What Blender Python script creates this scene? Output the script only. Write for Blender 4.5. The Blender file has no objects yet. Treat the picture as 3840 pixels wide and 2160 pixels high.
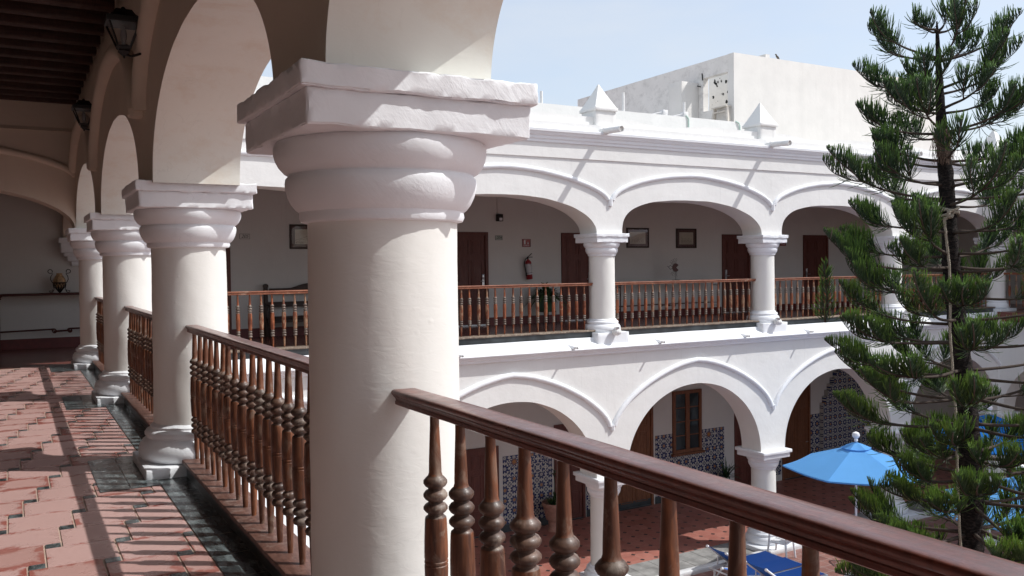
import bpy, math, random
from mathutils import Vector, Matrix, noise
C = bpy.context.scene.collection
R = math.radians
PI = math.pi

# ------------------------------------------------------------------ camera
cam_d = bpy.data.cameras.new("camera")
cam = bpy.data.objects.new("camera", cam_d); C.objects.link(cam)
fwd = Vector((0.49845561, 0.86650136, -0.02678421))
rgt = Vector((0.86659366, -0.49887428, -0.01182701))
upv = Vector((0.02361007, 0.01731579, 0.99957127))
mt = Matrix((rgt, upv, -fwd)).transposed().to_4x4()
mt.translation = Vector((0, 0, 1.6))
cam.matrix_world = mt
cam_d.sensor_width = 36.0
cam_d.lens = 36.0 * 3267.87 / 3840.0
cam_d.clip_start = 0.05
cam_d.clip_end = 600
bpy.context.scene.camera = cam

# ------------------------------------------------------------------ sky, sun, exposure
SUN = Vector((0.712, -0.480, 1.0)).normalized()
elev = math.asin(SUN.z)
world = bpy.data.worlds.new("World"); bpy.context.scene.world = world
world.use_nodes = True
wn = world.node_tree; wn.nodes.clear()
wo = wn.nodes.new("ShaderNodeOutputWorld"); wb = wn.nodes.new("ShaderNodeBackground")
sk = wn.nodes.new("ShaderNodeTexSky"); sk.sky_type = 'NISHITA'; sk.sun_disc = False
sk.sun_elevation = elev; sk.sun_rotation = math.atan2(SUN.x, SUN.y)
sk.altitude = 0; sk.air_density = 1.0; sk.dust_density = 2.2; sk.ozone_density = 1.2
tcw = wn.nodes.new("ShaderNodeTexCoord"); mpw = wn.nodes.new("ShaderNodeMapping")
mpw.inputs['Scale'].default_value = (1.2, 1.2, 4.0)
nzw = wn.nodes.new("ShaderNodeTexNoise"); nzw.inputs['Scale'].default_value = 1.6
nzw.inputs['Detail'].default_value = 7; nzw.inputs['Roughness'].default_value = 0.55
crw = wn.nodes.new("ShaderNodeValToRGB")
crw.color_ramp.elements[0].position = 0.36; crw.color_ramp.elements[0].color = (0.45, 0.45, 0.45, 1)
crw.color_ramp.elements[1].position = 0.72; crw.color_ramp.elements[1].color = (0.90, 0.90, 0.90, 1)
mxw = wn.nodes.new("ShaderNodeMixRGB"); mxw.inputs['Color2'].default_value = (3.6, 3.78, 4.02, 1)
wn.links.new(tcw.outputs['Generated'], mpw.inputs['Vector'])
wn.links.new(mpw.outputs['Vector'], nzw.inputs['Vector'])
wn.links.new(nzw.outputs['Fac'], crw.inputs['Fac'])
wn.links.new(crw.outputs['Color'], mxw.inputs['Fac'])
wn.links.new(sk.outputs['Color'], mxw.inputs['Color1'])
wn.links.new(mxw.outputs['Color'], wb.inputs['Color'])
wb.inputs['Strength'].default_value = 0.145
wn.links.new(wb.outputs['Background'], wo.inputs['Surface'])
sd = bpy.data.lights.new("sun", 'SUN'); sd.energy = 2.65; sd.angle = R(0.53); sd.color = (1.0, 0.985, 0.955)
so = bpy.data.objects.new("sun", sd); C.objects.link(so)
so.rotation_euler = SUN.to_track_quat('Z', 'Y').to_euler()
vs = bpy.context.scene.view_settings
bpy.context.scene.display_settings.display_device = 'sRGB'
vs.view_transform = 'Standard'; vs.look = 'None'; vs.exposure = 0.60; vs.gamma = 1.0
bpy.context.scene.cycles.max_bounces = 10
bpy.context.scene.cycles.diffuse_bounces = 8

# ------------------------------------------------------------------ materials
class NT:
    def __init__(s, name):
        m = bpy.data.materials.new(name); m.use_nodes = True
        s.m = m; s.t = m.node_tree; s.b = s.t.nodes['Principled BSDF']
    def n(s, typ, **kw):
        nd = s.t.nodes.new(typ)
        for k, v in kw.items():
            if k.startswith('_'): setattr(nd, k[1:], v)
            else: nd.inputs[k.replace('__', ' ')].default_value = v
        return nd
    def l(s, a, b): s.t.links.new(a, b)
    def math(s, op, a, b=None, c=None):
        nd = s.t.nodes.new('ShaderNodeMath'); nd.operation = op
        for i, v in enumerate((a, b, c)):
            if v is None: continue
            if isinstance(v, (int, float)): nd.inputs[i].default_value = v
            else: s.l(v, nd.inputs[i])
        return nd.outputs[0]
    def mix(s, f, a, b, typ='MIX'):
        nd = s.t.nodes.new('ShaderNodeMixRGB'); nd.blend_type = typ
        for i, v in enumerate((f, a, b)):
            if isinstance(v, (int, float)): nd.inputs[i].default_value = v
            elif isinstance(v, tuple): nd.inputs[i].default_value = (*v, 1) if len(v) == 3 else v
            else: s.l(v, nd.inputs[i])
        return nd.outputs[0]
    def ramp(s, f, stops):
        nd = s.t.nodes.new('ShaderNodeValToRGB'); e = nd.color_ramp.elements
        while len(e) < len(stops): e.new(0.5)
        for i, (p, c) in enumerate(stops):
            e[i].position = p; e[i].color = (c, c, c, 1) if isinstance(c, (int, float)) else (*c, 1)
        s.l(f, nd.inputs[0]); return nd.outputs[0]
    def pos(s):
        return s.t.nodes.new('ShaderNodeNewGeometry').outputs['Position']
    def obj(s):
        return s.t.nodes.new('ShaderNodeTexCoord').outputs['Object']
    def noise(s, vec, scale, detail=5, rough=0.55, stretch=None, dist=0.0):
        if stretch:
            mp = s.t.nodes.new('ShaderNodeMapping'); mp.inputs['Scale'].default_value = stretch
            s.l(vec, mp.inputs['Vector']); vec = mp.outputs[0]
        nd = s.n('ShaderNodeTexNoise', Scale=scale, Detail=detail, Roughness=rough, Distortion=dist)
        s.l(vec, nd.inputs['Vector']); return nd.outputs['Fac']
    def bump(s, h, strength=0.3, dist=0.01, prev=None):
        nd = s.n('ShaderNodeBump', Strength=strength, Distance=dist)
        s.l(h, nd.inputs['Height'])
        if prev is not None: s.l(prev, nd.inputs['Normal'])
        s.l(nd.outputs[0], s.b.inputs['Normal']); return nd.outputs[0]
    def set(s, rough=None, spec=None, metal=None, col=None):
        if rough is not None:
            if isinstance(rough, float): s.b.inputs['Roughness'].default_value = rough
            else: s.l(rough, s.b.inputs['Roughness'])
        if spec is not None: s.b.inputs['Specular IOR Level'].default_value = spec
        if metal is not None: s.b.inputs['Metallic'].default_value = metal
        if col is not None:
            if isinstance(col, tuple): s.b.inputs['Base Color'].default_value = (*col, 1)
            else: s.l(col, s.b.inputs['Base Color'])
        return s.m

def plaster(name, col, var=0.10, stain=0.0, bump=0.35, stain_col=(0.42, 0.36, 0.28), coarse=0.02, streak=0.35, brush=0.0):
    k = NT(name); p = k.pos()
    n1 = k.noise(p, 1.3, 6); n2 = k.noise(p, 9, 6, 0.6); n3 = k.noise(p, 60, 3)
    nb = k.noise(p, 14, 4, 0.55, (1, 1, 2.2), 1.2)
    dark = tuple(c * (1 - var) for c in col)
    c = k.mix(k.ramp(n1, [(0.35, 0.0), (0.65, 1.0)]), dark, col)
    c = k.mix(k.ramp(n2, [(0.45, 0.0), (0.75, 0.35)]), c, tuple(x * (1 - var * 0.8) for x in col))
    if stain > 0:
        ns = k.noise(p, 2.6, 9, 0.72, (1, 1, 1.3), 0.15)
        c = k.mix(k.ramp(ns, [(0.50, 0.0), (0.68, stain)]), c, stain_col)
    h = k.math('ADD', k.math('MULTIPLY', nb, 0.5), k.math('MULTIPLY', n3, 0.06))
    b0 = k.bump(k.noise(p, 3.0, 3), 0.35, coarse)
    b1 = k.bump(h, bump * 0.55, 0.008, b0)
    vor = k.n('ShaderNodeTexVoronoi', Scale=7.0); k.l(p, vor.inputs['Vector'])
    b2 = k.bump(k.ramp(vor.outputs['Distance'], [(0.0, 1.0), (0.10, 0.0)]), bump * 0.5, 0.004, b1)
    v2 = k.n('ShaderNodeTexVoronoi', _feature='DISTANCE_TO_EDGE', Scale=1.7); wv = k.n('ShaderNodeVectorMath', _operation='ADD')
    dn = k.n('ShaderNodeTexNoise', Scale=2.5, Detail=6); k.l(p, dn.inputs['Vector']); k.l(p, wv.inputs[0]); k.l(dn.outputs['Color'], wv.inputs[1]); k.l(wv.outputs[0], v2.inputs['Vector'])
    ck = k.math('MULTIPLY', k.ramp(v2.outputs['Distance'], [(0.0, 1.0), (0.006, 0.0)]), k.ramp(k.noise(p, 0.9, 2), [(0.52, 0.0), (0.60, 1.0)]))
    k.bump(ck, -0.6, 0.004, b2)
    c = k.mix(k.math('MULTIPLY', ck, 0.25), c, tuple(x * 0.6 for x in col))
    if brush:
        mp_ = k.n('ShaderNodeMapping'); mp_.inputs['Rotation'].default_value = (R(20), R(38), R(25)); k.l(p, mp_.inputs['Vector'])
        br = k.noise(mp_.outputs[0], 1.0, 4, 0.6, (60, 60, 7), 0.4)
        k.bump(k.math('MULTIPLY', br, k.ramp(k.noise(p, 5, 3), [(0.4, 0.15), (0.62, 1.0)])), brush, 0.006, k.b.inputs['Normal'].links[0].from_socket)
    ge = k.t.nodes.new('ShaderNodeNewGeometry'); se = k.n('ShaderNodeSeparateXYZ'); k.l(p, se.inputs[0])
    st_ = k.noise(p, 2.2, 6, 0.7, (6, 6, 0.25), 0.3)
    c = k.mix(k.ramp(st_, [(0.60, 0.0), (0.80, streak)]), c, tuple(x * 0.72 for x in col))
    return k.set(rough=0.72, spec=0.25, col=c)

M = {}
M['white'] = plaster('whitewash_plaster', (0.755, 0.755, 0.74), 0.06, bump=0.6, coarse=0.03, streak=0.55)
M['trim'] = plaster('white_trim_paint', (0.79, 0.81, 0.835), 0.05, bump=0.5, brush=0.35)
M['cream'] = plaster('cream_column_plaster', (0.755, 0.75, 0.715), 0.05, bump=0.5)
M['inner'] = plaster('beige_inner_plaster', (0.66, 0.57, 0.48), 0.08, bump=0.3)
M['hall'] = plaster('hallway_wall_plaster', (0.62, 0.605, 0.58), 0.05, bump=0.3)
M['soffit'] = plaster('stained_soffit_plaster', (0.765, 0.77, 0.71), 0.05, stain=0.6, stain_col=(0.66, 0.59, 0.49), bump=0.3)
M['roofwall'] = plaster('weathered_roof_plaster', (0.74, 0.725, 0.695), 0.07, bump=0.6)
M['stained'] = plaster('mould_stained_plaster', (0.80, 0.78, 0.75), 0.10, stain=0.4, stain_col=(0.30, 0.29, 0.27), bump=0.5)

def flat(name, col, rough=0.5, metal=0.0, var=0.15, nscale=12, spec=0.5, bump=0.0, emit=None):
    k = NT(name); p = k.obj()
    n = k.noise(p, nscale, 5)
    c = k.mix(k.ramp(n, [(0.35, 0.0), (0.7, 1.0)]), tuple(x * (1 - var) for x in col), tuple(min(1, x * (1 + var)) for x in col))
    if bump: k.bump(n, bump, 0.004)
    return k.set(rough=rough, metal=metal, spec=spec, col=c)

def wood(name, dark, light, grey, wear, rough=0.38, stretch=(14, 14, 1.2), coat=0.0, randmix=0.0, dust=0.0):
    k = NT(name); p = k.obj()
    oi = k.n('ShaderNodeObjectInfo')
    add = k.n('ShaderNodeVectorMath', _operation='ADD')
    sc = k.n('ShaderNodeVectorMath', _operation='SCALE'); sc.inputs['Scale'].default_value = 1.0
    cmb = k.n('ShaderNodeCombineXYZ')
    k.l(k.math('MULTIPLY', oi.outputs['Random'], 37.0), cmb.inputs[0]); k.l(k.math('MULTIPLY', oi.outputs['Random'], 17.0), cmb.inputs[2])
    k.l(p, add.inputs[0]); k.l(cmb.outputs[0], add.inputs[1]); v = add.outputs[0]
    g = k.noise(v, 3.0, 6, 0.6, stretch, 0.5)
    c = k.mix(k.ramp(g, [(0.34, 0.0), (0.66, 1.0)]), dark, light)
    w = k.noise(v, 5.5, 7, 0.68, (1.6, 1.6, 1.0), 1.0)
    lo = 0.62 - wear
    if randmix:
        w = k.math('ADD', w, k.math('MULTIPLY', k.math('SUBTRACT', oi.outputs['Random'], 0.5), randmix))
    c = k.mix(k.ramp(w, [(lo, 0.0), (lo + 0.10, 0.8)]), c, grey)
    fine = k.noise(v, 60, 3, 0.6, (1, 1, 0.15))
    c = k.mix(k.ramp(fine, [(0.40, 0.35), (0.55, 0.0)]), c, tuple(x * 0.4 for x in dark))
    if dust:
        nz = k.t.nodes.new('ShaderNodeNewGeometry').outputs['Normal']
        sp = k.n('ShaderNodeSeparateXYZ'); k.l(nz, sp.inputs[0])
        up = k.math('MULTIPLY', k.ramp(sp.outputs[2], [(0.55, 0.0), (0.95, 1.0)]), k.math('MULTIPLY', k.ramp(k.noise(v, 4, 5), [(0.3, 0.3), (0.7, 1.0)]), dust))
        c = k.mix(up, c, (0.36, 0.25, 0.22))
    c = k.mix(k.math('MULTIPLY', oi.outputs['Random'], 0.40), c, tuple(x * 0.9 for x in dark))
    k.bump(k.math('ADD', g, k.math('MULTIPLY', fine, 0.6)), 0.45, 0.003)
    r = k.ramp(w, [(0.3, rough - 0.06), (0.8, rough + 0.28)])
    k.b.inputs['Coat Weight'].default_value = coat; k.b.inputs['Coat Roughness'].default_value = 0.18
    return k.set(rough=r, spec=0.45, col=c)

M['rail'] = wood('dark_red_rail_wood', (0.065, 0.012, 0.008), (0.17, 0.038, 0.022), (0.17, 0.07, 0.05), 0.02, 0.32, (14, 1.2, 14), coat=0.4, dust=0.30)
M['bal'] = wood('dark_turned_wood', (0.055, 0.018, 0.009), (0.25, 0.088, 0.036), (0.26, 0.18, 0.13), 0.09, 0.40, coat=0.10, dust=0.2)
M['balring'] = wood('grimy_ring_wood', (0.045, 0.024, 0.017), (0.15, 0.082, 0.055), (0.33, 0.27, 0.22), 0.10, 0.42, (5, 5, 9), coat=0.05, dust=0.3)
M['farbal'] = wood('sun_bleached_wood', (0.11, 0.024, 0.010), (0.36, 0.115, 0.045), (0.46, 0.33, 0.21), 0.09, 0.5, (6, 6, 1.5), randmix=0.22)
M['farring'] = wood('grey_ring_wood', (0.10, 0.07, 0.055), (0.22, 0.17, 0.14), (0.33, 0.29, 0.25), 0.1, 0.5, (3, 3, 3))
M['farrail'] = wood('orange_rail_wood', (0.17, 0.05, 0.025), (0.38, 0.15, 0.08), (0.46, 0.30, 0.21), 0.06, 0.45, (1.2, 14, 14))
M['plank'] = wood('grey_plank_wood', (0.12, 0.085, 0.065), (0.26, 0.20, 0.15), (0.36, 0.30, 0.24), 0.12, 0.7, (1.2, 8, 8))
M['beam'] = wood('black_beam_wood', (0.030, 0.013, 0.010), (0.085, 0.038, 0.028), (0.09, 0.045, 0.035), 0.0, 0.6, (1.2, 14, 14))
M['ceil'] = wood('ceiling_boards', (0.02, 0.010, 0.008), (0.05, 0.026, 0.02), (0.05, 0.03, 0.02), 0.0, 0.7, (8, 1.2, 8))
M['door'] = wood('oxblood_door_wood', (0.105, 0.030, 0.022), (0.16, 0.048, 0.035), (0.17, 0.06, 0.05), 0.0, 0.45, (10, 10, 1))
M['bench'] = wood('dark_bench_wood', (0.03, 0.014, 0.010), (0.06, 0.03, 0.02), (0.07, 0.04, 0.03), 0.0, 0.45, (1.2, 10, 10))
M['winwood'] = wood('brown_window_wood', (0.14, 0.05, 0.022), (0.28, 0.11, 0.05), (0.26, 0.12, 0.06), 0.0, 0.45, (10, 10, 1))
M['slate'] = flat('dark_slate', (0.045, 0.055, 0.060), 0.28, nscale=3, var=0.4)
M['kerbtop'] = wood('worn_kerb_plank', (0.10, 0.045, 0.032), (0.20, 0.10, 0.075), (0.27, 0.19, 0.16), 0.10, 0.45, (14, 1.2, 14))
M['redskirt'] = flat('dark_red_skirting_paint', (0.12, 0.012, 0.012), 0.4, var=0.2)
M['grout'] = flat('pale_grout', (0.40, 0.30, 0.24), 0.8)
M['iron'] = flat('black_iron', (0.012, 0.011, 0.011), 0.45, metal=0.2)
M['rustiron'] = flat('dark_red_iron', (0.07, 0.018, 0.014), 0.45, metal=0.2)
M['pvc'] = flat('white_pvc', (0.72, 0.72, 0.71), 0.4, var=0.06)
M['dark'] = flat('dark_void', (0.012, 0.012, 0.012), 0.8)
M['redext'] = flat('extinguisher_red', (0.26, 0.015, 0.018), 0.3, var=0.1)
M['label'] = flat('label_white', (0.62, 0.62, 0.64), 0.5, var=0.06)
M['orange'] = flat('label_orange', (0.55, 0.16, 0.03), 0.5)
M['steel'] = flat('brushed_steel', (0.55, 0.56, 0.58), 0.3, metal=0.8)
M['plaque'] = flat('pale_green_plaque', (0.36, 0.40, 0.36), 0.5)
M['ink'] = flat('dark_green_ink', (0.045, 0.055, 0.045), 0.6)
M['paper'] = flat('cream_print_paper', (0.50, 0.46, 0.38), 0.6, var=0.05)
M['mat'] = flat('brown_picture_mat', (0.10, 0.045, 0.040), 0.6)
M['sketch'] = flat('sketch_ink', (0.24, 0.19, 0.15), 0.7, nscale=40, var=0.4)
M['terracotta'] = flat('terracotta', (0.40, 0.22, 0.17), 0.7)
M['greenpot'] = flat('green_glazed_pot', (0.012, 0.085, 0.035), 0.3)
M['leafdark'] = flat('dark_leaf', (0.022, 0.060, 0.020), 0.45, var=0.5, nscale=8)
M['leafmid'] = flat('mid_leaf', (0.06, 0.11, 0.035), 0.5, var=0.4, nscale=8)
M['plastic'] = flat('white_plastic', (0.80, 0.81, 0.82), 0.35, var=0.03)
M['sling'] = flat('blue_sling_fabric', (0.012, 0.13, 0.52), 0.6, var=0.12, nscale=60)
M['stone'] = flat('grey_paving_stone', (0.24, 0.235, 0.225), 0.8, var=0.3, nscale=4, bump=0.3)
M['curb'] = flat('white_painted_curb', (0.66, 0.665, 0.67), 0.6, var=0.08, nscale=4)
M['vase'] = flat('painted_vase', (0.42, 0.27, 0.14), 0.4, var=0.6, nscale=14)
M['rope'] = flat('frayed_rope', (0.34, 0.30, 0.24), 0.9, var=0.3, nscale=60, bump=0.6)
M['nest'] = flat('dry_twigs', (0.16, 0.11, 0.085), 0.95, var=0.5, nscale=60)
M['roofing'] = flat('grey_roof_screed', (0.42, 0.41, 0.39), 0.9, var=0.15, nscale=2)
M['pipegreen'] = flat('pale_green_pipe', (0.50, 0.64, 0.58), 0.5, var=0.05)
M['ladder'] = flat('weathered_ladder_wood', (0.60, 0.56, 0.50), 0.7)
M['feather'] = flat('grey_feathers', (0.10, 0.085, 0.07), 0.8)
M['featherpale'] = flat('pale_feathers', (0.38, 0.30, 0.20), 0.8)
k = NT('window_glass'); M['glass'] = k.set(rough=0.05, spec=0.8, col=(0.02, 0.03, 0.035))
k = NT('lantern_glass'); k.b.inputs['Transmission Weight'].default_value = 0.85; M['lglass'] = k.set(rough=0.12, col=(0.55, 0.55, 0.55))
k = NT('bulb_glass'); M['bulb'] = k.set(rough=0.3, col=(0.22, 0.21, 0.21))

def umb_mat(name, col):
    k = NT(name); n = k.noise(k.obj(), 2.5, 4)
    c = k.mix(n, tuple(x * 0.88 for x in col), col)
    k.set(rough=0.7, spec=0.2, col=c)
    tr = k.n('ShaderNodeBsdfTranslucent'); k.l(c, tr.inputs[0])
    mx = k.n('ShaderNodeMixShader'); mx.inputs[0].default_value = 0.35
    out = k.t.nodes['Material Output']
    k.l(k.b.outputs[0], mx.inputs[1]); k.l(tr.outputs[0], mx.inputs[2]); k.l(mx.outputs[0], out.inputs[0])
    return k.m
M['umb'] = umb_mat('sky_blue_canvas', (0.14, 0.42, 0.84))
M['umbshade'] = umb_mat('shaded_blue_canvas', (0.005, 0.16, 0.55))  # same blue canvas, with the far umbrella's shade put into the colour

# worn terracotta tile, per tile tone in the colour attribute (r random, g/b position inside the tile)
k = NT('worn_pink_red_tile')
at = k.n('ShaderNodeVertexColor', _layer_name='tile'); sp = k.n('ShaderNodeSeparateColor'); k.l(at.outputs[0], sp.inputs[0])
p = k.pos(); n1 = k.noise(p, 5.5, 6, 0.6, None, 0.8); n2 = k.noise(p, 45, 4)
ex = k.math('ABSOLUTE', k.math('SUBTRACT', sp.outputs[1], 0.5)); ey = k.math('ABSOLUTE', k.math('SUBTRACT', sp.outputs[2], 0.5))
ed = k.math('MAXIMUM', ex, ey)
wv = k.math('ADD', k.math('ADD', k.math('MULTIPLY', ed, 1.3), k.math('MULTIPLY', k.math('SUBTRACT', n1, 0.5), 1.15)), k.math('MULTIPLY', sp.outputs[0], 0.22))
pink = k.mix(n2, (0.46, 0.285, 0.255), (0.55, 0.36, 0.33)); red = k.mix(n2, (0.25, 0.045, 0.030), (0.33, 0.075, 0.052))
c = k.mix(k.ramp(wv, [(0.70, 0.0), (0.80, 0.9)]), pink, red)
c = k.mix(k.math('MULTIPLY', k.ramp(k.noise(p, 1.1, 4), [(0.4, 0.0), (0.7, 1.0)]), 0.35), c, (0.42, 0.27, 0.245))
c = k.mix(k.math('MULTIPLY', k.ramp(sp.outputs[0], [(0.55, 0.0), (1.0, 1.0)]), 0.45), c, (0.33, 0.15, 0.12))
c = k.mix(k.math('MULTIPLY', k.ramp(k.noise(p, 16, 6, 0.7), [(0.60, 0.0), (0.72, 1.0)]), 0.5), c, (0.27, 0.09, 0.065))
k.bump(k.math('ADD', n2, k.math('MULTIPLY', n1, 2)), 0.25, 0.003)
M['tile'] = k.set(rough=k.ramp(wv, [(0.5, 0.34), (0.75, 0.18)]), spec=0.45, col=c)
k = NT('polished_slate_tile'); p = k.pos()
n1 = k.noise(p, 5, 7, 0.65, (3, 1, 1), 0.5); n2 = k.noise(p, 14, 6, 0.6)
c = k.mix(k.ramp(n1, [(0.42, 0.0), (0.72, 1.0)]), (0.025, 0.032, 0.034), (0.21, 0.25, 0.255))
k.bump(n2, 0.5, 0.006)
M['slatetile'] = k.set(rough=k.ramp(n2, [(0.35, 0.08), (0.7, 0.30)]), spec=0.6, col=c)

def grid_tile_mat(name, size, rot, base, alt, inset, grout_c, inset_w=0.11, rough=0.45):
    k = NT(name); p = k.pos()
    mp = k.n('ShaderNodeMapping'); mp.inputs['Rotation'].default_value = (0, 0, rot)
    k.l(p, mp.inputs['Vector']); s = k.n('ShaderNodeSeparateXYZ'); k.l(mp.outputs[0], s.inputs[0])
    u = k.math('DIVIDE', s.outputs[0], size); v = k.math('DIVIDE', s.outputs[1], size)
    fu = k.math('SUBTRACT', u, k.math('FLOOR', u)); fv = k.math('SUBTRACT', v, k.math('FLOOR', v))
    du = k.math('MINIMUM', fu, k.math('SUBTRACT', 1.0, fu)); dv = k.math('MINIMUM', fv, k.math('SUBTRACT', 1.0, fv))
    wn_ = k.n('ShaderNodeTexWhiteNoise'); cb = k.n('ShaderNodeCombineXYZ')
    k.l(k.math('FLOOR', u), cb.inputs[0]); k.l(k.math('FLOOR', v), cb.inputs[1]); k.l(cb.outputs[0], wn_.inputs['Vector'])
    c = k.mix(wn_.outputs['Value'], base, alt)
    c = k.mix(k.ramp(k.noise(p, 4, 5), [(0.4, 0), (0.7, 0.5)]), c, tuple(x * 0.6 for x in base))
    g = k.math('LESS_THAN', k.math('MINIMUM', du, dv), 0.018)
    c = k.mix(g, c, grout_c)
    if inset_w:
        c = k.mix(k.math('LESS_THAN', k.math('ADD', du, dv), inset_w * 1.5), c, inset)
    return k.set(rough=rough, col=c)
M['courttile'] = grid_tile_mat('red_gallery_tile', 0.40, R(4), (0.36, 0.13, 0.10), (0.44, 0.19, 0.15), (0.03, 0.03, 0.03), (0.36, 0.20, 0.16))
M['brickfloor'] = grid_tile_mat('dark_brick_paving', 0.30, R(0), (0.24, 0.11, 0.09), (0.32, 0.16, 0.13), (0, 0, 0), (0.40, 0.34, 0.30), 0)
M['upfloor'] = grid_tile_mat('dark_red_corridor_tile', 0.36, R(14), (0.17, 0.055, 0.045), (0.22, 0.08, 0.06), (0.03, 0.03, 0.03), (0.14, 0.06, 0.05), 0.0, 0.25)

# painted wall tiles (azulejo): mirrored star and ring motifs
def azulejo(name, T, big):
    k = NT(name); p = k.pos(); s = k.n('ShaderNodeSeparateXYZ'); k.l(p, s.inputs[0])
    u = k.math('DIVIDE', k.math('ADD', s.outputs[0], 0.02), T); v = k.math('DIVIDE', s.outputs[2], T)
    fu = k.math('SUBTRACT', k.math('SUBTRACT', u, k.math('FLOOR', u)), 0.5); fv = k.math('SUBTRACT', k.math('SUBTRACT', v, k.math('FLOOR', v)), 0.5)
    r = k.math('SQRT', k.math('ADD', k.math('MULTIPLY', fu, fu), k.math('MULTIPLY', fv, fv)))
    an = k.math('ARCTAN2', fv, fu)
    pet = k.math('MULTIPLY', k.math('COSINE', k.math('MULTIPLY', an, 8.0)), 0.055)
    rr = k.math('ADD', r, pet)
    rings = k.math('SINE', k.math('MULTIPLY', rr, big))
    wn_ = k.n('ShaderNodeTexWhiteNoise'); cb = k.n('ShaderNodeCombineXYZ')
    k.l(k.math('FLOOR', u), cb.inputs[0]); k.l(k.math('FLOOR', v), cb.inputs[1]); k.l(cb.outputs[0], wn_.inputs['Vector'])
    blue = k.mix(wn_.outputs['Value'], (0.008, 0.018, 0.10), (0.03, 0.045, 0.12))
    c = k.mix(k.ramp(rings, [(0.45, 0.0), (0.60, 1.0)]), blue, (0.46, 0.45, 0.41))
    star = k.math('LESS_THAN', k.math('MINIMUM', k.math('ABSOLUTE', k.math('SUBTRACT', k.math('ABSOLUTE', fu), k.math('ABSOLUTE', fv))), k.math('MINIMUM', k.math('ABSOLUTE', fu), k.math('ABSOLUTE', fv))), 0.035)
    c = k.mix(k.math('MULTIPLY', star, k.math('GREATER_THAN', r, 0.30)), c, (0.50, 0.49, 0.45))
    oc = k.math('MULTIPLY', k.math('LESS_THAN', rr, 0.13), k.math('GREATER_THAN', wn_.outputs['Value'], 0.55))
    c = k.mix(oc, c, (0.36, 0.16, 0.05))
    gl = k.math('GREATER_THAN', k.math('MAXIMUM', k.math('ABSOLUTE', fu), k.math('ABSOLUTE', fv)), 0.488)
    c = k.mix(gl, c, (0.30, 0.29, 0.27))
    return k.set(rough=0.25, col=c)
M['azulejo'] = azulejo('blue_white_painted_tile', 0.29, 17.0)
M['azulejobig'] = azulejo('large_rosette_painted_tile', 0.50, 30.0)
M['azulejodark'] = azulejo('dark_fountain_painted_tile', 0.24, 16.0)

k = NT('pine_bark'); p = k.pos(); n1 = k.noise(p, 16, 7, 0.7, (1, 1, 2.5)); k.bump(n1, 1.0, 0.03)
M['bark'] = k.set(rough=0.95, spec=0.15, col=k.mix(k.ramp(n1, [(0.45, 0), (0.75, 1)]), (0.010, 0.009, 0.009), (0.07, 0.055, 0.05)))
k = NT('limb_bark'); p = k.pos(); n1 = k.noise(p, 40, 5)
M['limb'] = k.set(rough=0.9, spec=0.2, col=k.mix(n1, (0.03, 0.022, 0.018), (0.10, 0.078, 0.065)))
k = NT('pine_foliage'); at = k.n('ShaderNodeVertexColor', _layer_name='tip'); sp = k.n('ShaderNodeSeparateColor'); k.l(at.outputs[0], sp.inputs[0])
base = k.mix(sp.outputs[1], (0.012, 0.032, 0.017), (0.036, 0.074, 0.022))
c = k.mix(sp.outputs[0], base, k.mix(sp.outputs[1], (0.06, 0.16, 0.03), (0.25, 0.42, 0.05)))
n1 = k.noise(k.pos(), 260, 2); k.bump(n1, 0.8, 0.003)
M['needle'] = k.set(rough=0.5, spec=0.35, col=c)

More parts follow.
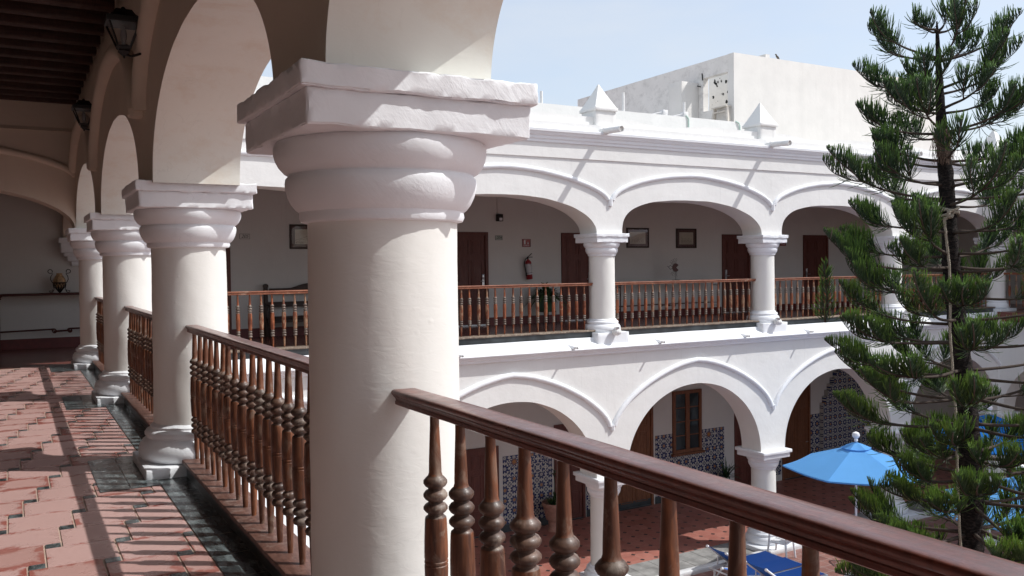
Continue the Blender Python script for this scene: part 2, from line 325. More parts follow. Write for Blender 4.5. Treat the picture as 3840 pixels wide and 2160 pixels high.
# ------------------------------------------------------------------ mesh builder
class MB:
    def __init__(s): s.v = []; s.f = []; s.mi = []; s.sm = []; s.col = None
    def face(s, idx, mi=0, sm=False): s.f.append(idx); s.mi.append(mi); s.sm.append(sm)
    def quad(s, a, b, c, d, mi=0):
        n = len(s.v); s.v += [tuple(a), tuple(b), tuple(c), tuple(d)]; s.face((n, n + 1, n + 2, n + 3), mi)
    def box(s, x0, x1, y0, y1, z0, z1, mi=0):
        n = len(s.v)
        s.v += [(x0, y0, z0), (x1, y0, z0), (x1, y1, z0), (x0, y1, z0), (x0, y0, z1), (x1, y0, z1), (x1, y1, z1), (x0, y1, z1)]
        for q in ((0, 3, 2, 1), (4, 5, 6, 7), (0, 1, 5, 4), (1, 2, 6, 5), (2, 3, 7, 6), (3, 0, 4, 7)): s.face(tuple(n + i for i in q), mi)
    def rbox(s, x0, x1, y0, y1, z0, z1, step=0.05, amp=0.003, mi=0, seed=0, rnd=0.006, chip=0.0):
        """box with subdivided, slightly uneven faces and softened edges (hand plastered)"""
        def ax(a, b):
            n = max(2, int((b - a) / step)); t = [a + rnd * 0.0, a + rnd] + [a + (b - a) * i / n for i in range(1, n)] + [b - rnd, b]
            return t
        X, Y, Z = ax(x0, x1), ax(y0, y1), ax(z0, z1); ids = {}
        cx, cy, cz = (x0 + x1) / 2, (y0 + y1) / 2, (z0 + z1) / 2
        def vid(i, j, k):
            if (i, j, k) in ids: return ids[(i, j, k)]
            P = [X[i], Y[j], Z[k]]
            e = [(i in (0, len(X) - 1)), (j in (0, len(Y) - 1)), (k in (0, len(Z) - 1))]
            if sum(e) >= 2:
                for a in range(3):
                    if e[a]: P[a] += (rnd * 0.45 + chip * max(0.0, noise.noise(Vector((X[i], Y[j], Z[k])) * 26 + Vector((seed, 0, 3))) - 0.12)) * (1 if P[a] < (cx, cy, cz)[a] else -1)
            nv = noise.noise_vector(Vector(P) * 9.0 + Vector((seed, 0, 0))) + 0.6 * noise.noise_vector(Vector(P) * 31.0 + Vector((seed, 5, 0)))
            for a in range(3): P[a] += amp * nv[a]
            ids[(i, j, k)] = len(s.v); s.v.append(tuple(P)); return ids[(i, j, k)]
        nx, ny, nz = len(X) - 1, len(Y) - 1, len(Z) - 1
        for i in range(nx):
            for j in range(ny):
                s.face((vid(i, j, 0), vid(i, j + 1, 0), vid(i + 1, j + 1, 0), vid(i + 1, j, 0)), mi, True)
                s.face((vid(i, j, nz), vid(i + 1, j, nz), vid(i + 1, j + 1, nz), vid(i, j + 1, nz)), mi, True)
        for i in range(nx):
            for k_ in range(nz):
                s.face((vid(i, 0, k_), vid(i + 1, 0, k_), vid(i + 1, 0, k_ + 1), vid(i, 0, k_ + 1)), mi, True)
                s.face((vid(i, ny, k_), vid(i, ny, k_ + 1), vid(i + 1, ny, k_ + 1), vid(i + 1, ny, k_)), mi, True)
        for j in range(ny):
            for k_ in range(nz):
                s.face((vid(0, j, k_), vid(0, j, k_ + 1), vid(0, j + 1, k_ + 1), vid(0, j + 1, k_)), mi, True)
                s.face((vid(nx, j, k_), vid(nx, j + 1, k_), vid(nx, j + 1, k_ + 1), vid(nx, j, k_ + 1)), mi, True)
    def lathe(s, prof, seg=32, c=(0, 0, 0), mi=0, mfn=None, amp=0.0, cap=True, seed=0):
        n0 = len(s.v)
        for (r, z) in prof:
            for i in range(seg):
                a = 2 * PI * i / seg; rr = r
                if amp: rr += amp * noise.noise(Vector((math.cos(a) * 2.2 + seed, math.sin(a) * 2.2, z * 3.0))) + 0.4 * amp * noise.noise(Vector((math.cos(a) * 7 + seed, math.sin(a) * 7, z * 11)))
                s.v.append((c[0] + rr * math.cos(a), c[1] + rr * math.sin(a), c[2] + z))
        for k_ in range(len(prof) - 1):
            m = mfn(0.5 * (prof[k_][1] + prof[k_ + 1][1])) if mfn else mi
            for i in range(seg):
                j = (i + 1) % seg
                s.face((n0 + k_ * seg + i, n0 + k_ * seg + j, n0 + (k_ + 1) * seg + j, n0 + (k_ + 1) * seg + i), m, True)
        if cap:
            s.face(tuple(n0 + i for i in reversed(range(seg))), mi); t = n0 + (len(prof) - 1) * seg
            s.face(tuple(t + i for i in range(seg)), mi)
    def tube(s, pts, rad, seg=6, mi=0, cap=True, flat_=1.0):
        """tube along points; rad number or list"""
        pts = [Vector(p) for p in pts]; n0 = len(s.v); L = len(pts)
        if not isinstance(rad, (list, tuple)): rad = [rad] * L
        u = None
        for k_, p in enumerate(pts):
            d = (pts[min(k_ + 1, L - 1)] - pts[max(k_ - 1, 0)])
            if d.length < 1e-9: d = Vector((0, 0, 1))
            d.normalize()
            if u is None:
                u = d.cross(Vector((0, 0, 1)))
                if u.length < 1e-3: u = d.cross(Vector((1, 0, 0)))
            u = (u - d * u.dot(d)); u.normalize(); w = d.cross(u)
            for i in range(seg):
                a = 2 * PI * i / seg
                s.v.append(tuple(p + (u * math.cos(a) + w * math.sin(a) * flat_) * rad[k_]))
        for k_ in range(L - 1):
            for i in range(seg):
                j = (i + 1) % seg
                s.face((n0 + k_ * seg + i, n0 + k_ * seg + j, n0 + (k_ + 1) * seg + j, n0 + (k_ + 1) * seg + i), mi, seg > 4)
        if cap:
            s.face(tuple(n0 + i for i in reversed(range(seg))), mi); t = n0 + (L - 1) * seg
            s.face(tuple(t + i for i in range(seg)), mi)
    def extrude(s, prof, a0, a1, fn, mi=0, n=1, amp=0.0, sm=False, mfn=None):
        """closed 2D profile (p, q) swept from a0 to a1, fn(a, p, q) -> xyz"""
        n0 = len(s.v); K = len(prof)
        for i in range(n + 1):
            a = a0 + (a1 - a0) * i / n
            for (p, q) in prof:
                v = Vector(fn(a, p, q))
                if amp: v += noise.noise_vector(v * 2.3) * amp + noise.noise_vector(v * 11) * amp * 0.35
                s.v.append(tuple(v))
        for i in range(n):
            for k_ in range(K):
                j = (k_ + 1) % K
                s.face((n0 + i * K + k_, n0 + i * K + j, n0 + (i + 1) * K + j, n0 + (i + 1) * K + k_), mfn(k_) if mfn else mi, sm)
        s.face(tuple(n0 + i for i in reversed(range(K))), mi); s.face(tuple(n0 + n * K + i for i in range(K)), mi)
    def mesh(s, name, mats, fix=True):
        me = bpy.data.meshes.new(name); me.from_pydata(s.v, [], s.f)
        for m in mats: me.materials.append(M[m] if isinstance(m, str) else m)
        me.polygons.foreach_set('material_index', s.mi); me.polygons.foreach_set('use_smooth', s.sm)
        if s.col:
            ca = me.color_attributes.new(s.col[0], 'FLOAT_COLOR', 'POINT')
            ca.data.foreach_set('color', [x for c in s.col[1] for x in c])
        me.update()
        if fix:
            import bmesh
            bm = bmesh.new(); bm.from_mesh(me); bmesh.ops.recalc_face_normals(bm, faces=bm.faces)
            for e_ in bm.edges:
                if len(e_.link_faces) == 2 and e_.calc_face_angle() > 0.72: e_.smooth = False
            bm.to_mesh(me); bm.free()
        return me
    def obj(s, name, mats, parent=None, world=True, fix=True, loc=None):
        """link as one object. world=True: vertices are world coordinates and the parent chain is undone"""
        if not isinstance(mats, (list, tuple)): mats = [mats]
        o = bpy.data.objects.new(name, s.mesh(name, mats, fix)); C.objects.link(o)
        if parent is not None:
            o.parent = parent
            if world:
                q = Vector((0, 0, 0)); a = parent
                while a is not None: q += a.location; a = a.parent
                o.location = -q
        if loc is not None: o.location = loc
        return o

def tag(o, label=None, cat=None, group=None, kind=None):
    if label: o['label'] = label
    if cat: o['category'] = cat
    if group: o['group'] = group
    if kind: o['kind'] = kind
    return o
def thing(name, loc, label, cat, group=None, rz=0.0):
    o = bpy.data.objects.new(name, None); C.objects.link(o); o.location = loc; o.rotation_euler = (0, 0, rz)
    o.empty_display_size = 0.1
    return tag(o, label, cat, group)
def copy_tree(o, parent=None, loc=None):
    c = o.copy(); C.objects.link(c)
    if parent is not None: c.parent = parent
    if loc is not None: c.location = loc
    for ch in [x for x in o.children]: copy_tree(ch, c)
    return c
def ctr(o):            # re-origin a world-coordinate mesh object at the middle of its foot (keeps its place)
    me = o.data; xs = [v.co for v in me.vertices]
    b = Vector((sum(v.x for v in xs) / len(xs), sum(v.y for v in xs) / len(xs), min(v.z for v in xs)))
    me.transform(Matrix.Translation(-b)); o.location = o.location + b; return o

# ------------------------------------------------------------------ dimensions
X0, Y1, S = 1.2645, 3.205, 4.26             # near arcade line, first column, spacing
YN = [Y1 + S * k for k in range(-2, 4)]     # -5.3, -1.05, 3.2, 7.46, 11.7, 15.985
FY, XA, SF = 15.985, 11.53, 5.0
XF = [1.2645, 6.46, 11.53, 16.53, 21.53, 26.53]
RX = 26.53
YR = [15.985 - 5.0 * k for k in range(4)]
BW = 20.4                                   # rear wall of the far wing
GZ = -5.63
SPR = 2.2654

def curve(u, nl, nr):
    n = nl if u < 0 else nr
    a = min(1.0, abs(u)); return max(0.0, 1 - a ** n) ** (1 / n)

def arcade(mb, cols, hl, hr, spring, rise, top, v0, v1, P, nl=2.1, nr=2.1, N=110, seed=0, mi_face=0, mi_sof=1, rough=0.006, mi_back=None):
    """arched wall along u; hl/hr half width of the pier left/right of each column centre"""
    if mi_back is None: mi_back = mi_face
    HL = hl if isinstance(hl, (list, tuple)) else [hl] * len(cols)
    def jit(u, z, side):
        return (z + rough * noise.noise(Vector((u * 3.1 + seed, 0.3, side * 1.2))))
    for a, b, hb_ in zip(cols[:-1], cols[1:], HL[1:]):
        ua, ub = a + hr, b - hb_; uc, hw = (ua + ub) / 2, (ub - ua) / 2
        us = [uc - hw * math.cos(PI * i / N) for i in range(N + 1)]
        zs = [spring + rise * curve((u - uc) / hw, nl, nr) for u in us]
        zs[0] = zs[-1] = spring - 0.02
        rows = {}
        for side, vv, mi in ((0, v0, mi_face), (1, v1, mi_back)):
            n0 = len(mb.v)
            for i_, (u, z) in enumerate(zip(us, zs)):
                zz = jit(u, z, side) if 0 < i_ < N else z
                for t in (0, 0.5, 1): mb.v.append(P(u, vv, zz + (top - zz) * t))
            rows[side] = n0
            for i in range(N):
                for t in (0, 1):
                    q = [n0 + i * 3 + t, n0 + (i + 1) * 3 + t, n0 + (i + 1) * 3 + t + 1, n0 + i * 3 + t + 1]
                    mb.face(tuple(q), mi)
        for i in range(N):
            mb.face((rows[0] + i * 3, rows[1] + i * 3, rows[1] + (i + 1) * 3, rows[0] + (i + 1) * 3), mi_sof, True)
    # piers above the columns
    for k_, c in enumerate(cols):
        a, b = (c - HL[k_] if k_ else c - hr), (c + hr if k_ < len(cols) - 1 else c + HL[k_])
        for side, vv, mi in ((0, v0, mi_face), (1, v1, mi_back)):
            n0 = len(mb.v)
            for u in (a, b):
                zz = spring - 0.02
                for t in (0, 0.5, 1): mb.v.append(P(u, vv, zz + (top - zz) * t))
            mb.face((n0, n0 + 3, n0 + 4, n0 + 1), mi); mb.face((n0 + 1, n0 + 4, n0 + 5, n0 + 2), mi)
        if k_ == 0 or k_ == len(cols) - 1:
            u = a if k_ == 0 else b
            mb.quad(P(u, v0, spring), P(u, v1, spring), P(u, v1, top), P(u, v0, top), mi_face)
    a, b = cols[0] - hr, cols[-1] + HL[-1]
    mb.quad(P(a, v0, top), P(b, v0, top), P(b, v1, top), P(a, v1, top), mi_face)

def moulding(mb, cols, spring, rise, v, P, n_l, n_r, r, flat_=0.8, inset=0.06, drop=0.16, N=30, mi=0):
    for a, b in zip(cols[:-1], cols[1:]):
        uc, hw = (a + b) / 2, (b - a) / 2 - inset; pts = []
        for i in range(N + 1):
            u = uc - hw * math.cos(PI * i / N); t = (u - uc) / hw
            z = spring + rise * (curve(t, n_l, n_r) if 0 < i < N else 0)
            z += 0.006 * noise.noise(Vector((u * 4, z, v)))
            pts.append(P(u, v, z))
        mb.tube(pts, [r * (1 + 0.08 * noise.noise(Vector((i * .7, a, 0)))) for i in range(N + 1)], 10, mi)
    for c in cols:
        p0 = Vector(P(c, v, spring + 0.03)); mb.tube([p0, p0 - Vector((0, 0, drop * 0.5)), p0 - Vector((0, 0, drop))], [r * 1.05, r * 1.0, r * 0.9], 8, mi)

# ------------------------------------------------------------------ columns
CAP = [(0.293, 1.765), (0.312, 1.770), (0.319, 1.785), (0.317, 1.800), (0.318, 1.806), (0.330, 1.815), (0.346, 1.835), (0.359, 1.862), (0.367, 1.892), (0.369, 1.915), (0.366, 1.932), (0.357, 1.941),
       (0.358, 1.946), (0.374, 1.955), (0.391, 1.974), (0.403, 1.998), (0.409, 2.022), (0.409, 2.045), (0.404, 2.060), (0.396, 2.068)]
def base_prof(z0):
    return [(r, z + z0) for r, z in ((0.35, 0.0), (0.388, 0.012), (0.408, 0.045), (0.412, 0.085), (0.402, 0.130), (0.378, 0.165), (0.352, 0.180), (0.350, 0.190),
            (0.362, 0.200), (0.364, 0.222), (0.352, 0.240), (0.330, 0.250), (0.322, 0.258), (0.322, 0.272), (0.302, 0.288), (0.293, 0.296))]
def column_parts(seed, z0=0.0, dz=0.0, plinth_front=None, seg=48, half=0.4478, plinth_low=0.0, step=0.025):
    """meshes in local coordinates: foot of the column on z = 0"""
    sh = MB(); n = 26
    prof = [(0.287 + 0.006 * (1 - i / n), z0 + 0.29 + (1.768 - 0.29) * i / n) for i in range(n + 1)]
    sh.lathe(prof, seg, amp=0.0045, seed=seed)
    cp = MB(); cp.lathe(CAP, seg, amp=0.005, seed=seed + 3)
    hb = half - 0.025
    cp.rbox(-hb, hb, -hb, hb, 2.066, 2.188, step, 0.0045, seed=seed, chip=0.012)
    cp.rbox(-half, half, -half, half, 2.186, SPR, step, 0.006, seed=seed + 1, chip=0.018)
    bs = MB(); bs.lathe(base_prof(z0 + 0.0), seg, amp=0.005, seed=seed + 5)
    return sh, cp, bs

near = thing('gallery_wing', (X0, 5.0, 0.0), 'shaded upper gallery in the left foreground, cream columns and pink-red tiled floor', 'building')
def NP(u, v, z): return (v, u, z)

def add_column(parent, x, y, seed, far=False, mesh_src=None):
    e = bpy.data.objects.new('column', None); C.objects.link(e); e.parent = parent
    q = parent.location; e.location = (x - q.x, y - q.y, 0 - q.z)
    if mesh_src is None:
        sh, cp, bs = column_parts(seed, 0.075)
        if far:
            bs.rbox(-0.425, 0.425, -0.425, 0.425, -0.30, 0.076, 0.08, 0.004, seed=seed)
        else:
            bs.rbox(-0.415, 0.42, -0.425, 0.415, -0.02, 0.078, 0.06, 0.004, seed=seed)
        ms = [sh.mesh('shaft', ['cream']), cp.mesh('capital', ['trim']), bs.mesh('base', ['trim'])]
    else: ms = mesh_src
    for nme, me in zip(('shaft', 'capital', 'base'), ms):
        o = bpy.data.objects.new(nme, me); C.objects.link(o); o.parent = e
    return ms

for k_, y in enumerate(YN): add_column(near, X0, y, 10 + k_ * 3.7)

# near arcade wall
a = MB()
arcade(a, YN, [0.49, 0.49, 0.335, 0.49, 0.49, 0.33], 0.33, SPR, 0.825, 3.93, 0.937, 1.571, NP, 2.1, 2.1, 120, 3, 0, 1, 0.008, mi_back=2)
a.obj('arcade_wall', ['inner', 'soffit', 'white'], near)
a = MB()      # chamfered ledge and set-back wall above, up to the roof
a.extrude([(0.937, 3.93), (1.571, 3.93), (1.571, 4.62), (1.02, 4.62), (1.02, 4.035)], -6.5, FY + 0.33, lambda t, p, q: (p, t, q), n=40, amp=0.004)
a.obj('upper_wall', 'inner', near)
a = MB(); moulding(a, YN, 2.83, 0.85, 0.925, NP, 2.0, 2.0, 0.085, inset=0.13, drop=0.06)
a.obj('moulding', 'inner', near)
a = MB(); moulding(a, YN, 3.0, 0.63, 1.575, NP, 1.7, 1.7, 0.06)
a.obj('moulding', 'trim', near)
CORN = [(0.0, 4.17), (0.03, 4.18), (0.035, 4.23), (0.06, 4.25), (0.065, 4.30), (0.10, 4.33), (0.12, 4.37), (0.15, 4.39), (0.155, 4.44), (0.13, 4.455), (-0.3, 4.47), (-0.3, 4.17)]
a = MB(); a.extrude([(1.571 + p, q) for p, q in CORN], -6.5, FY - 0.33, lambda t, p, q: (p, t, q), n=30, amp=0.003); a.obj('cornice', 'trim', near)
# near ceiling: beams across the corridor carrying dark boards
a = MB(); a.box(-3.25, 1.06, -6.5, 16.6, 4.46, 4.60); a.obj('ceiling', 'ceil', near)
y = -1.0; i = 0
while y < 15.9:
    b_ = MB(); w = 0.16; xe = 0.98 + 0.02 * noise.noise(Vector((i * 3.3, 0, 0)))
    b_.rbox(-3.2, xe, y, y + w, 4.24 + 0.006 * math.sin(i * 2.1), 4.458, 0.4, 0.003, rnd=0.008, seed=i)
    b_.obj('beam', 'beam', near); y += 0.535; i += 1
b_ = MB(); b_.box(-3.2, 0.98, 16.02, 16.20, 4.235, 4.458); b_.obj('beam', 'beam', near)
# inner side wall and the end behind the camera, roof slab
a = MB(); a.box(-3.5, -3.25, -6.5, BW + 0.3, GZ, 4.62); a.obj('side_wall', 'inner', near)
a = MB(); a.box(-3.5, 1.30, -6.8, BW, 4.62, 4.70); a.box(1.22, 1.42, -6.5, FY, 4.47, 4.82); a.obj('roof', 'roofing', near)

# floor tiles: big squares with a small dark square at each corner
L_, s_ = 0.365, 0.090
rnd = random.Random(5); a = MB(); cols_ = []; g = 0.0035
ox, oy = 0.088 - (L_ + s_ / 2), 5.328 + s_ / 2
def clipped(x0, x1, y0, y1, boxes):
    return x0, x1, y0, y1
def tile_rect(x0, x1, y0, y1, mi, rv):
    x1 = min(x1, 0.925); y1 = min(y1, 16.6)
    if x1 - x0 < 0.012 or y1 - y0 < 0.012: return
    z = 0.0 + 0.0012 * rv
    n = len(a.v); b = 0.003
    a.v += [(x0, y0, -0.01), (x1, y0, -0.01), (x1, y1, -0.01), (x0, y1, -0.01),
            (x0 + b, y0 + b, z), (x1 - b, y0 + b, z), (x1 - b, y1 - b, z), (x0 + b, y1 - b, z)]
    for t in range(2): cols_.extend([(rv, 0, 0, 1), (rv, 1, 0, 1), (rv, 1, 1, 1), (rv, 0, 1, 1)])
    for q in ((4, 5, 6, 7), (0, 1, 5, 4), (1, 2, 6, 5), (2, 3, 7, 6), (3, 0, 4, 7)): a.face(tuple(n + i_ for i_ in q), mi)
def in_patch(xc, yc):
    return False
for i in range(-60, 60):
    for j in range(-60, 60):
        bx, by = ox + i * L_ + j * s_, oy - i * s_ + j * L_
        if by < -3 or by > 16.6 or bx < -3.25 or bx > 1.0: continue
        if not (by > 16.55):
            if not in_patch(bx + L_ / 2, by - L_ / 2): tile_rect(bx + g, bx + L_ - g, by - L_ + g, by - g, 0, rnd.random())
        if bx + L_ < 0.92 and not in_patch(bx + L_ + .045, by - .045):
            tile_rect(bx + L_ + g, bx + L_ + s_ - g, by - s_ + g, by - g, 1, rnd.random())
# slate border strip and slate patches round each column foot
y = -3.0
while y < 16.0:
    tile_rect_x = None
    n = len(a.v); y1_ = y + 0.395
    rv = rnd.random()
    a.v += [(0.932, y, 0.001), (1.15, y, 0.001), (1.15, y1_, 0.001), (0.932, y1_, 0.001)]; cols_ += [(rv, 0, 0, 1)] * 4
    a.face((n, n + 1, n + 2, n + 3), 1); y += 0.40
for Y in YN[1:]:
    for (dx0, dx1) in ((0.52, 0.722), (0.727, 0.926)):
        for q in range(3):
            n = len(a.v); y0_ = Y - 0.62 + q * 0.40; rv = rnd.random()
            a.v += [(dx0, y0_, 0.006), (dx1, y0_, 0.006), (dx1, y0_ + 0.394, 0.006), (dx0, y0_ + 0.394, 0.006)]; cols_ += [(rv, 0, 0, 1)] * 4
            a.face((n, n + 1, n + 2, n + 3), 1)
a.col = ('tile', cols_)
a.obj('floor_tile', ['tile', 'slatetile'], near, fix=False)
a = MB(); a.box(-3.25, 1.58, -6.5, 16.4, -0.30, -0.006); a.obj('floor', 'grout', near)
# kerb under the balustrade: slate face, worn top
for y0_, y1_ in zip(YN[:-1], YN[1:]):
    a = MB(); a.box(1.14, 1.30, y0_ + 0.30, y1_ - 0.30, -0.005, 0.093); a.obj('kerb', 'slate', near)
    a = MB(); a.rbox(1.115, 1.335, y0_ + 0.35, y1_ - 0.36, 0.091, 0.122, 0.2, 0.003, seed=y0_, rnd=0.004); a.obj('kerb_top', 'kerbtop', near)
a = MB(); a.box(1.305, 1.60, -6.5, FY - 0.5, -0.3, 0.03); a.obj('ledge', 'trim', near)
# outer ledge of the near wing and its ground-floor arcade
LEDGE = [(0.12, -0.02), (0.10, -0.06), (-0.10, -0.19), (-0.155, -0.225), (-0.165, -0.25), (-0.15, -0.275), (-0.10, -0.285), (-0.09, -0.32), (-0.05, -0.345), (-0.04, -0.385), (0.0, -0.40), (0.12, -0.40)]
a = MB(); a.extrude([(1.571 - p, q) for p, q in LEDGE], -6.5, FY - 0.33, lambda t, p, q: (p, t, q), n=30, amp=0.003); a.obj('ledge', 'trim', near)
a = MB(); arcade(a, YN, 0.40, 0.40, -3.14, 1.7, -0.30, 0.937, 1.571, NP, 2, 2, 24, 3, 0, 0); a.obj('lower_arcade_wall', ['white', 'white'], near)

# ------------------------------------------------------------------ far wing
far = thing('gallery_wing', (14.0, 18.0, GZ), 'sunlit white two-storey arcade wing across the courtyard', 'building')
def FP(u, v, z): return (u, v, z)
def RP(u, v, z): return (v, u, z)
fx = None
for k_, x in enumerate(XF):
    if k_ == 0: continue
    if fx is None: fx = add_column(far, x, FY, 77.0, True)
    elif k_ == 2 or k_ == 3: add_column(far, x, FY, 60.0 + k_ * 9, True)
    else: add_column(far, x, FY, 0, True, fx)
a = MB(); arcade(a, XF, 0.36, 0.33, SPR, 0.785, 3.87, 15.655, 16.31, FP, 2.9, 2.05, 120, 11, 0, 1, 0.008, mi_back=2)
a.obj('arcade_wall', ['white', 'cream', 'hall'], far)
a = MB(); a.extrude([(15.625, 3.865), (16.31, 3.865), (16.31, 4.62), (15.625, 4.62)], 0.95, RX + 0.3, lambda t, p, q: (t, p, q), n=60, amp=0.004)
a.obj('frieze', 'white', far)
a = MB(); moulding(a, XF, 3.0, 0.63, 15.645, FP, 1.8, 1.6, 0.058); a.obj('moulding', 'trim', far)
a = MB(); a.extrude([(15.625 - p, q) for p, q in CORN], 1.60, RX - 0.2, lambda t, p, q: (t, p, q), n=60, amp=0.003); a.obj('cornice', 'trim', far)
# parapet with shallow dips between the finials
a = MB(); n0 = 0; NPX = 120
for i in range(NPX + 1):
    x = 1.4 + (RX + 0.3 - 1.4) * i / NPX
    ph = ((x - XA) / SF) % 1.0
    zt = 4.84 if ph < 0.10 or ph > 0.62 else 4.84 - 0.085 * (1 - math.cos(2 * PI * (ph - 0.10) / 0.52)) * 0.5
    zt += 0.006 * noise.noise(Vector((x * 2, 0, 0)))
    a.v += [(x, 15.86, 4.40), (x, 15.86, zt), (x, 16.12, zt), (x, 16.12, 4.40)]
for i in range(NPX):
    b0 = i * 4
    for q in range(3): a.face((b0 + q, b0 + 4 + q, b0 + 5 + q, b0 + 1 + q), 0)
a.obj('parapet', 'white', far)
# finials
fin = None
for k_, x in enumerate(XF[1:]):
    if fin is None:
        m_ = MB(); m_.rbox(-0.275, 0.275, -0.275, 0.275, 0.0, 0.54, 0.09, 0.006, seed=4); m_.rbox(-0.31, 0.31, -0.32, 0.32, 0.53, 0.60, 0.09, 0.007, seed=2)
        n = len(m_.v); q = 0.285
        NL = 8
        for l_ in range(NL + 1):
            t = l_ / NL; w_ = q * (1 - t) ** 1.06 + 0.012; zz = 0.60 + 0.56 * t
            for sx, sy in ((-1, -1), (1, -1), (1, 1), (-1, 1)): m_.v.append((sx * w_, sy * w_, zz))
        for l_ in range(NL):
            for e in range(4):
                f_ = (e + 1) % 4; m_.face((n + l_ * 4 + e, n + l_ * 4 + f_, n + (l_ + 1) * 4 + f_, n + (l_ + 1) * 4 + e), 0)
        m_.face(tuple(n + NL * 4 + i_ for i_ in range(4)), 0)
        m_.rbox(-0.36, -0.1, -0.34, -0.2, 0.0, 0.05, 0.09, 0.006, seed=8)
        fin = m_.obj('finial', 'white', far, world=False)
        fin.location = Vector((x, 16.05, 4.455)) - far.location
    else:
        o = fin.copy(); C.objects.link(o); o.parent = far; o.location = Vector((x, 16.05, 4.455)) - far.location
# floor slab, ledge, kerb, ceiling, rear wall
a = MB(); a.box(1.60, 31.0, 15.80, BW, -0.30, -0.006); a.box(-3.25, 1.60, 16.4, BW, -0.30, -0.006); a.obj('floor', 'upfloor', far)
a = MB(); a.extrude([(15.625 + p, q) for p, q in LEDGE], 1.60, RX - 0.2, lambda t, p, q: (t, p, q), n=80, amp=0.004); a.obj('ledge', 'trim', far)
for x0_, x1_ in zip(XF[:-1], XF[1:]):
    a = MB(); a.box(x0_ + 0.30, x1_ - 0.30, 15.79, 16.12, -0.06, 0.10); a.obj('kerb', 'slate', far)
    a = MB(); a.rbox(x0_ + 0.34, x1_ - 0.34, 15.765, 16.13, 0.098, 0.132, 0.15, 0.006, seed=x0_); a.obj('kerb_top', 'plank', far)
a = MB(); a.box(1.02, 31.0, 16.2, BW, 4.30, 4.60); a.box(-3.25, 1.02, 16.31, BW, 4.30, 4.60); a.obj('ceiling', 'hall', far)
a = MB(); a.box(-3.5, 33.0, BW, BW + 0.3, GZ - 0.1, 4.62); a.obj('rear_wall', 'hall', far)
a = MB(); xs_ = [-3.2, 3.2, 4.34, 9.93, 11.0, 13.3, 14.42, 19.3, 20.52, 22.93, 24.2, 31]
for i in range(0, len(xs_), 2): a.box(xs_[i], xs_[i + 1], BW - 0.012, BW + 0.01, -0.005, 0.20)
a.obj('skirting', 'redskirt', far)
a = MB(); a.box(1.2, 31.0, 16.0, BW + 0.3, 4.62, 4.70); a.obj('roof', 'roofing', far)
# cross arch over the near corridor (same line as the far arcade) and the arch running to the rear wall
a = MB(); arcade(a, [-3.9, 1.2645], 0.345, 0.33, SPR, 0.69, 3.86, 15.655, 16.31, FP, 2.3, 2.0, 100, 5, 0, 1, 0.006)
a.obj('cross_arch', ['inner', 'inner'], far)
a = MB(); moulding(a, [-3.5, 1.02], 3.10, 0.47, 15.645, FP, 1.9, 1.7, 0.055, inset=0.08, drop=0.0); a.obj('moulding', 'inner', far)
a = MB(); a.extrude([(15.655, 3.80), (15.655, 4.62), (15.70, 4.62), (15.70, 3.80)], -3.25, 1.0, lambda t, p, q: (t, p, q)); a.extrude([(15.625, 3.80), (15.66, 3.80), (15.66, 3.87)], -3.25, 0.95, lambda t, p, q: (t, p, q)); a.obj('upper_wall', 'inner', far)
a = MB(); arcade(a, [15.985, 20.55], 0.36, 0.33, SPR, 0.70, 4.30, 0.96, 1.56, NP, 2.1, 2.1, 30, 8, 0, 0, 0.005)
a.obj('side_arch', ['inner', 'inner'], far)
a = MB()
for k_, (w_, z0_, z1_) in enumerate(((0.0, 2.15, 2.26), (0.05, 1.95, 2.15), (0.12, 1.88, 1.95), (0.20, 1.78, 1.88), (0.30, 1.68, 1.78))):
    a.rbox(0.87 + w_ * 0.8, 1.66 - w_ * 0.8, 19.97 + w_ * 1.1, BW + 0.01, z0_, z1_ + 0.001, 0.1, 0.004, seed=k_)
a.obj('corbel', 'trim', far)

# ground-floor arcade of the far wing
a = MB(); arcade(a, XF, 0.42, 0.42, -3.14, 1.88, -0.36, 15.655, 16.31, FP, 2.05, 2.0, 120, 21, 0, 1, 0.008, mi_back=2)
a.obj('lower_arcade_wall', ['white', 'cream', 'hall'], far)
a = MB(); moulding(a, XF, -2.02, 1.32, 15.645, FP, 1.55, 1.5, 0.062, drop=0.12); a.obj('moulding', 'trim', far)
lowsrc = None
for k_, x in enumerate(XF):
    e = bpy.data.objects.new('column', None); C.objects.link(e); e.parent = far; e.location = Vector((x, FY, GZ)) - far.location
    if lowsrc is None:
        sh = MB(); sh.lathe([(0.315 - 0.012 * i / 14, 0.42 + (2.05 - 0.42) * i / 14) for i in range(15)], 40, amp=0.004, seed=3)
        cp = MB(); dz = 2.49 - SPR
        cp.lathe([(r * 1.03, z + dz) for r, z in CAP], 40, amp=0.004, seed=9)
        cp.rbox(-0.46, 0.46, -0.46, 0.46, 2.066 + dz, 2.188 + dz, 0.09, 0.004, seed=1); cp.rbox(-0.50, 0.50, -0.50, 0.50, 2.186 + dz, 2.49, 0.09, 0.004, seed=2)
        bs = MB(); bs.lathe([(r * 1.12, (z * 1.15) + 0.10) for r, z in base_prof(0)], 40, amp=0.004, seed=5); bs.rbox(-0.58, 0.58, -0.58, 0.58, -0.02, 0.105, 0.12, 0.004, seed=2)
        lowsrc = [sh.mesh('shaft', ['cream']), cp.mesh('capital', ['trim']), bs.mesh('base', ['trim'])]
    for nme, me in zip(('shaft', 'capital', 'base'), lowsrc):
        o = bpy.data.objects.new(nme, me); C.objects.link(o); o.parent = e
a = MB(); a.box(-3.3, 31.0, 15.9, BW, -0.40, -0.305); a.obj('lower_ceiling', 'hall', far)

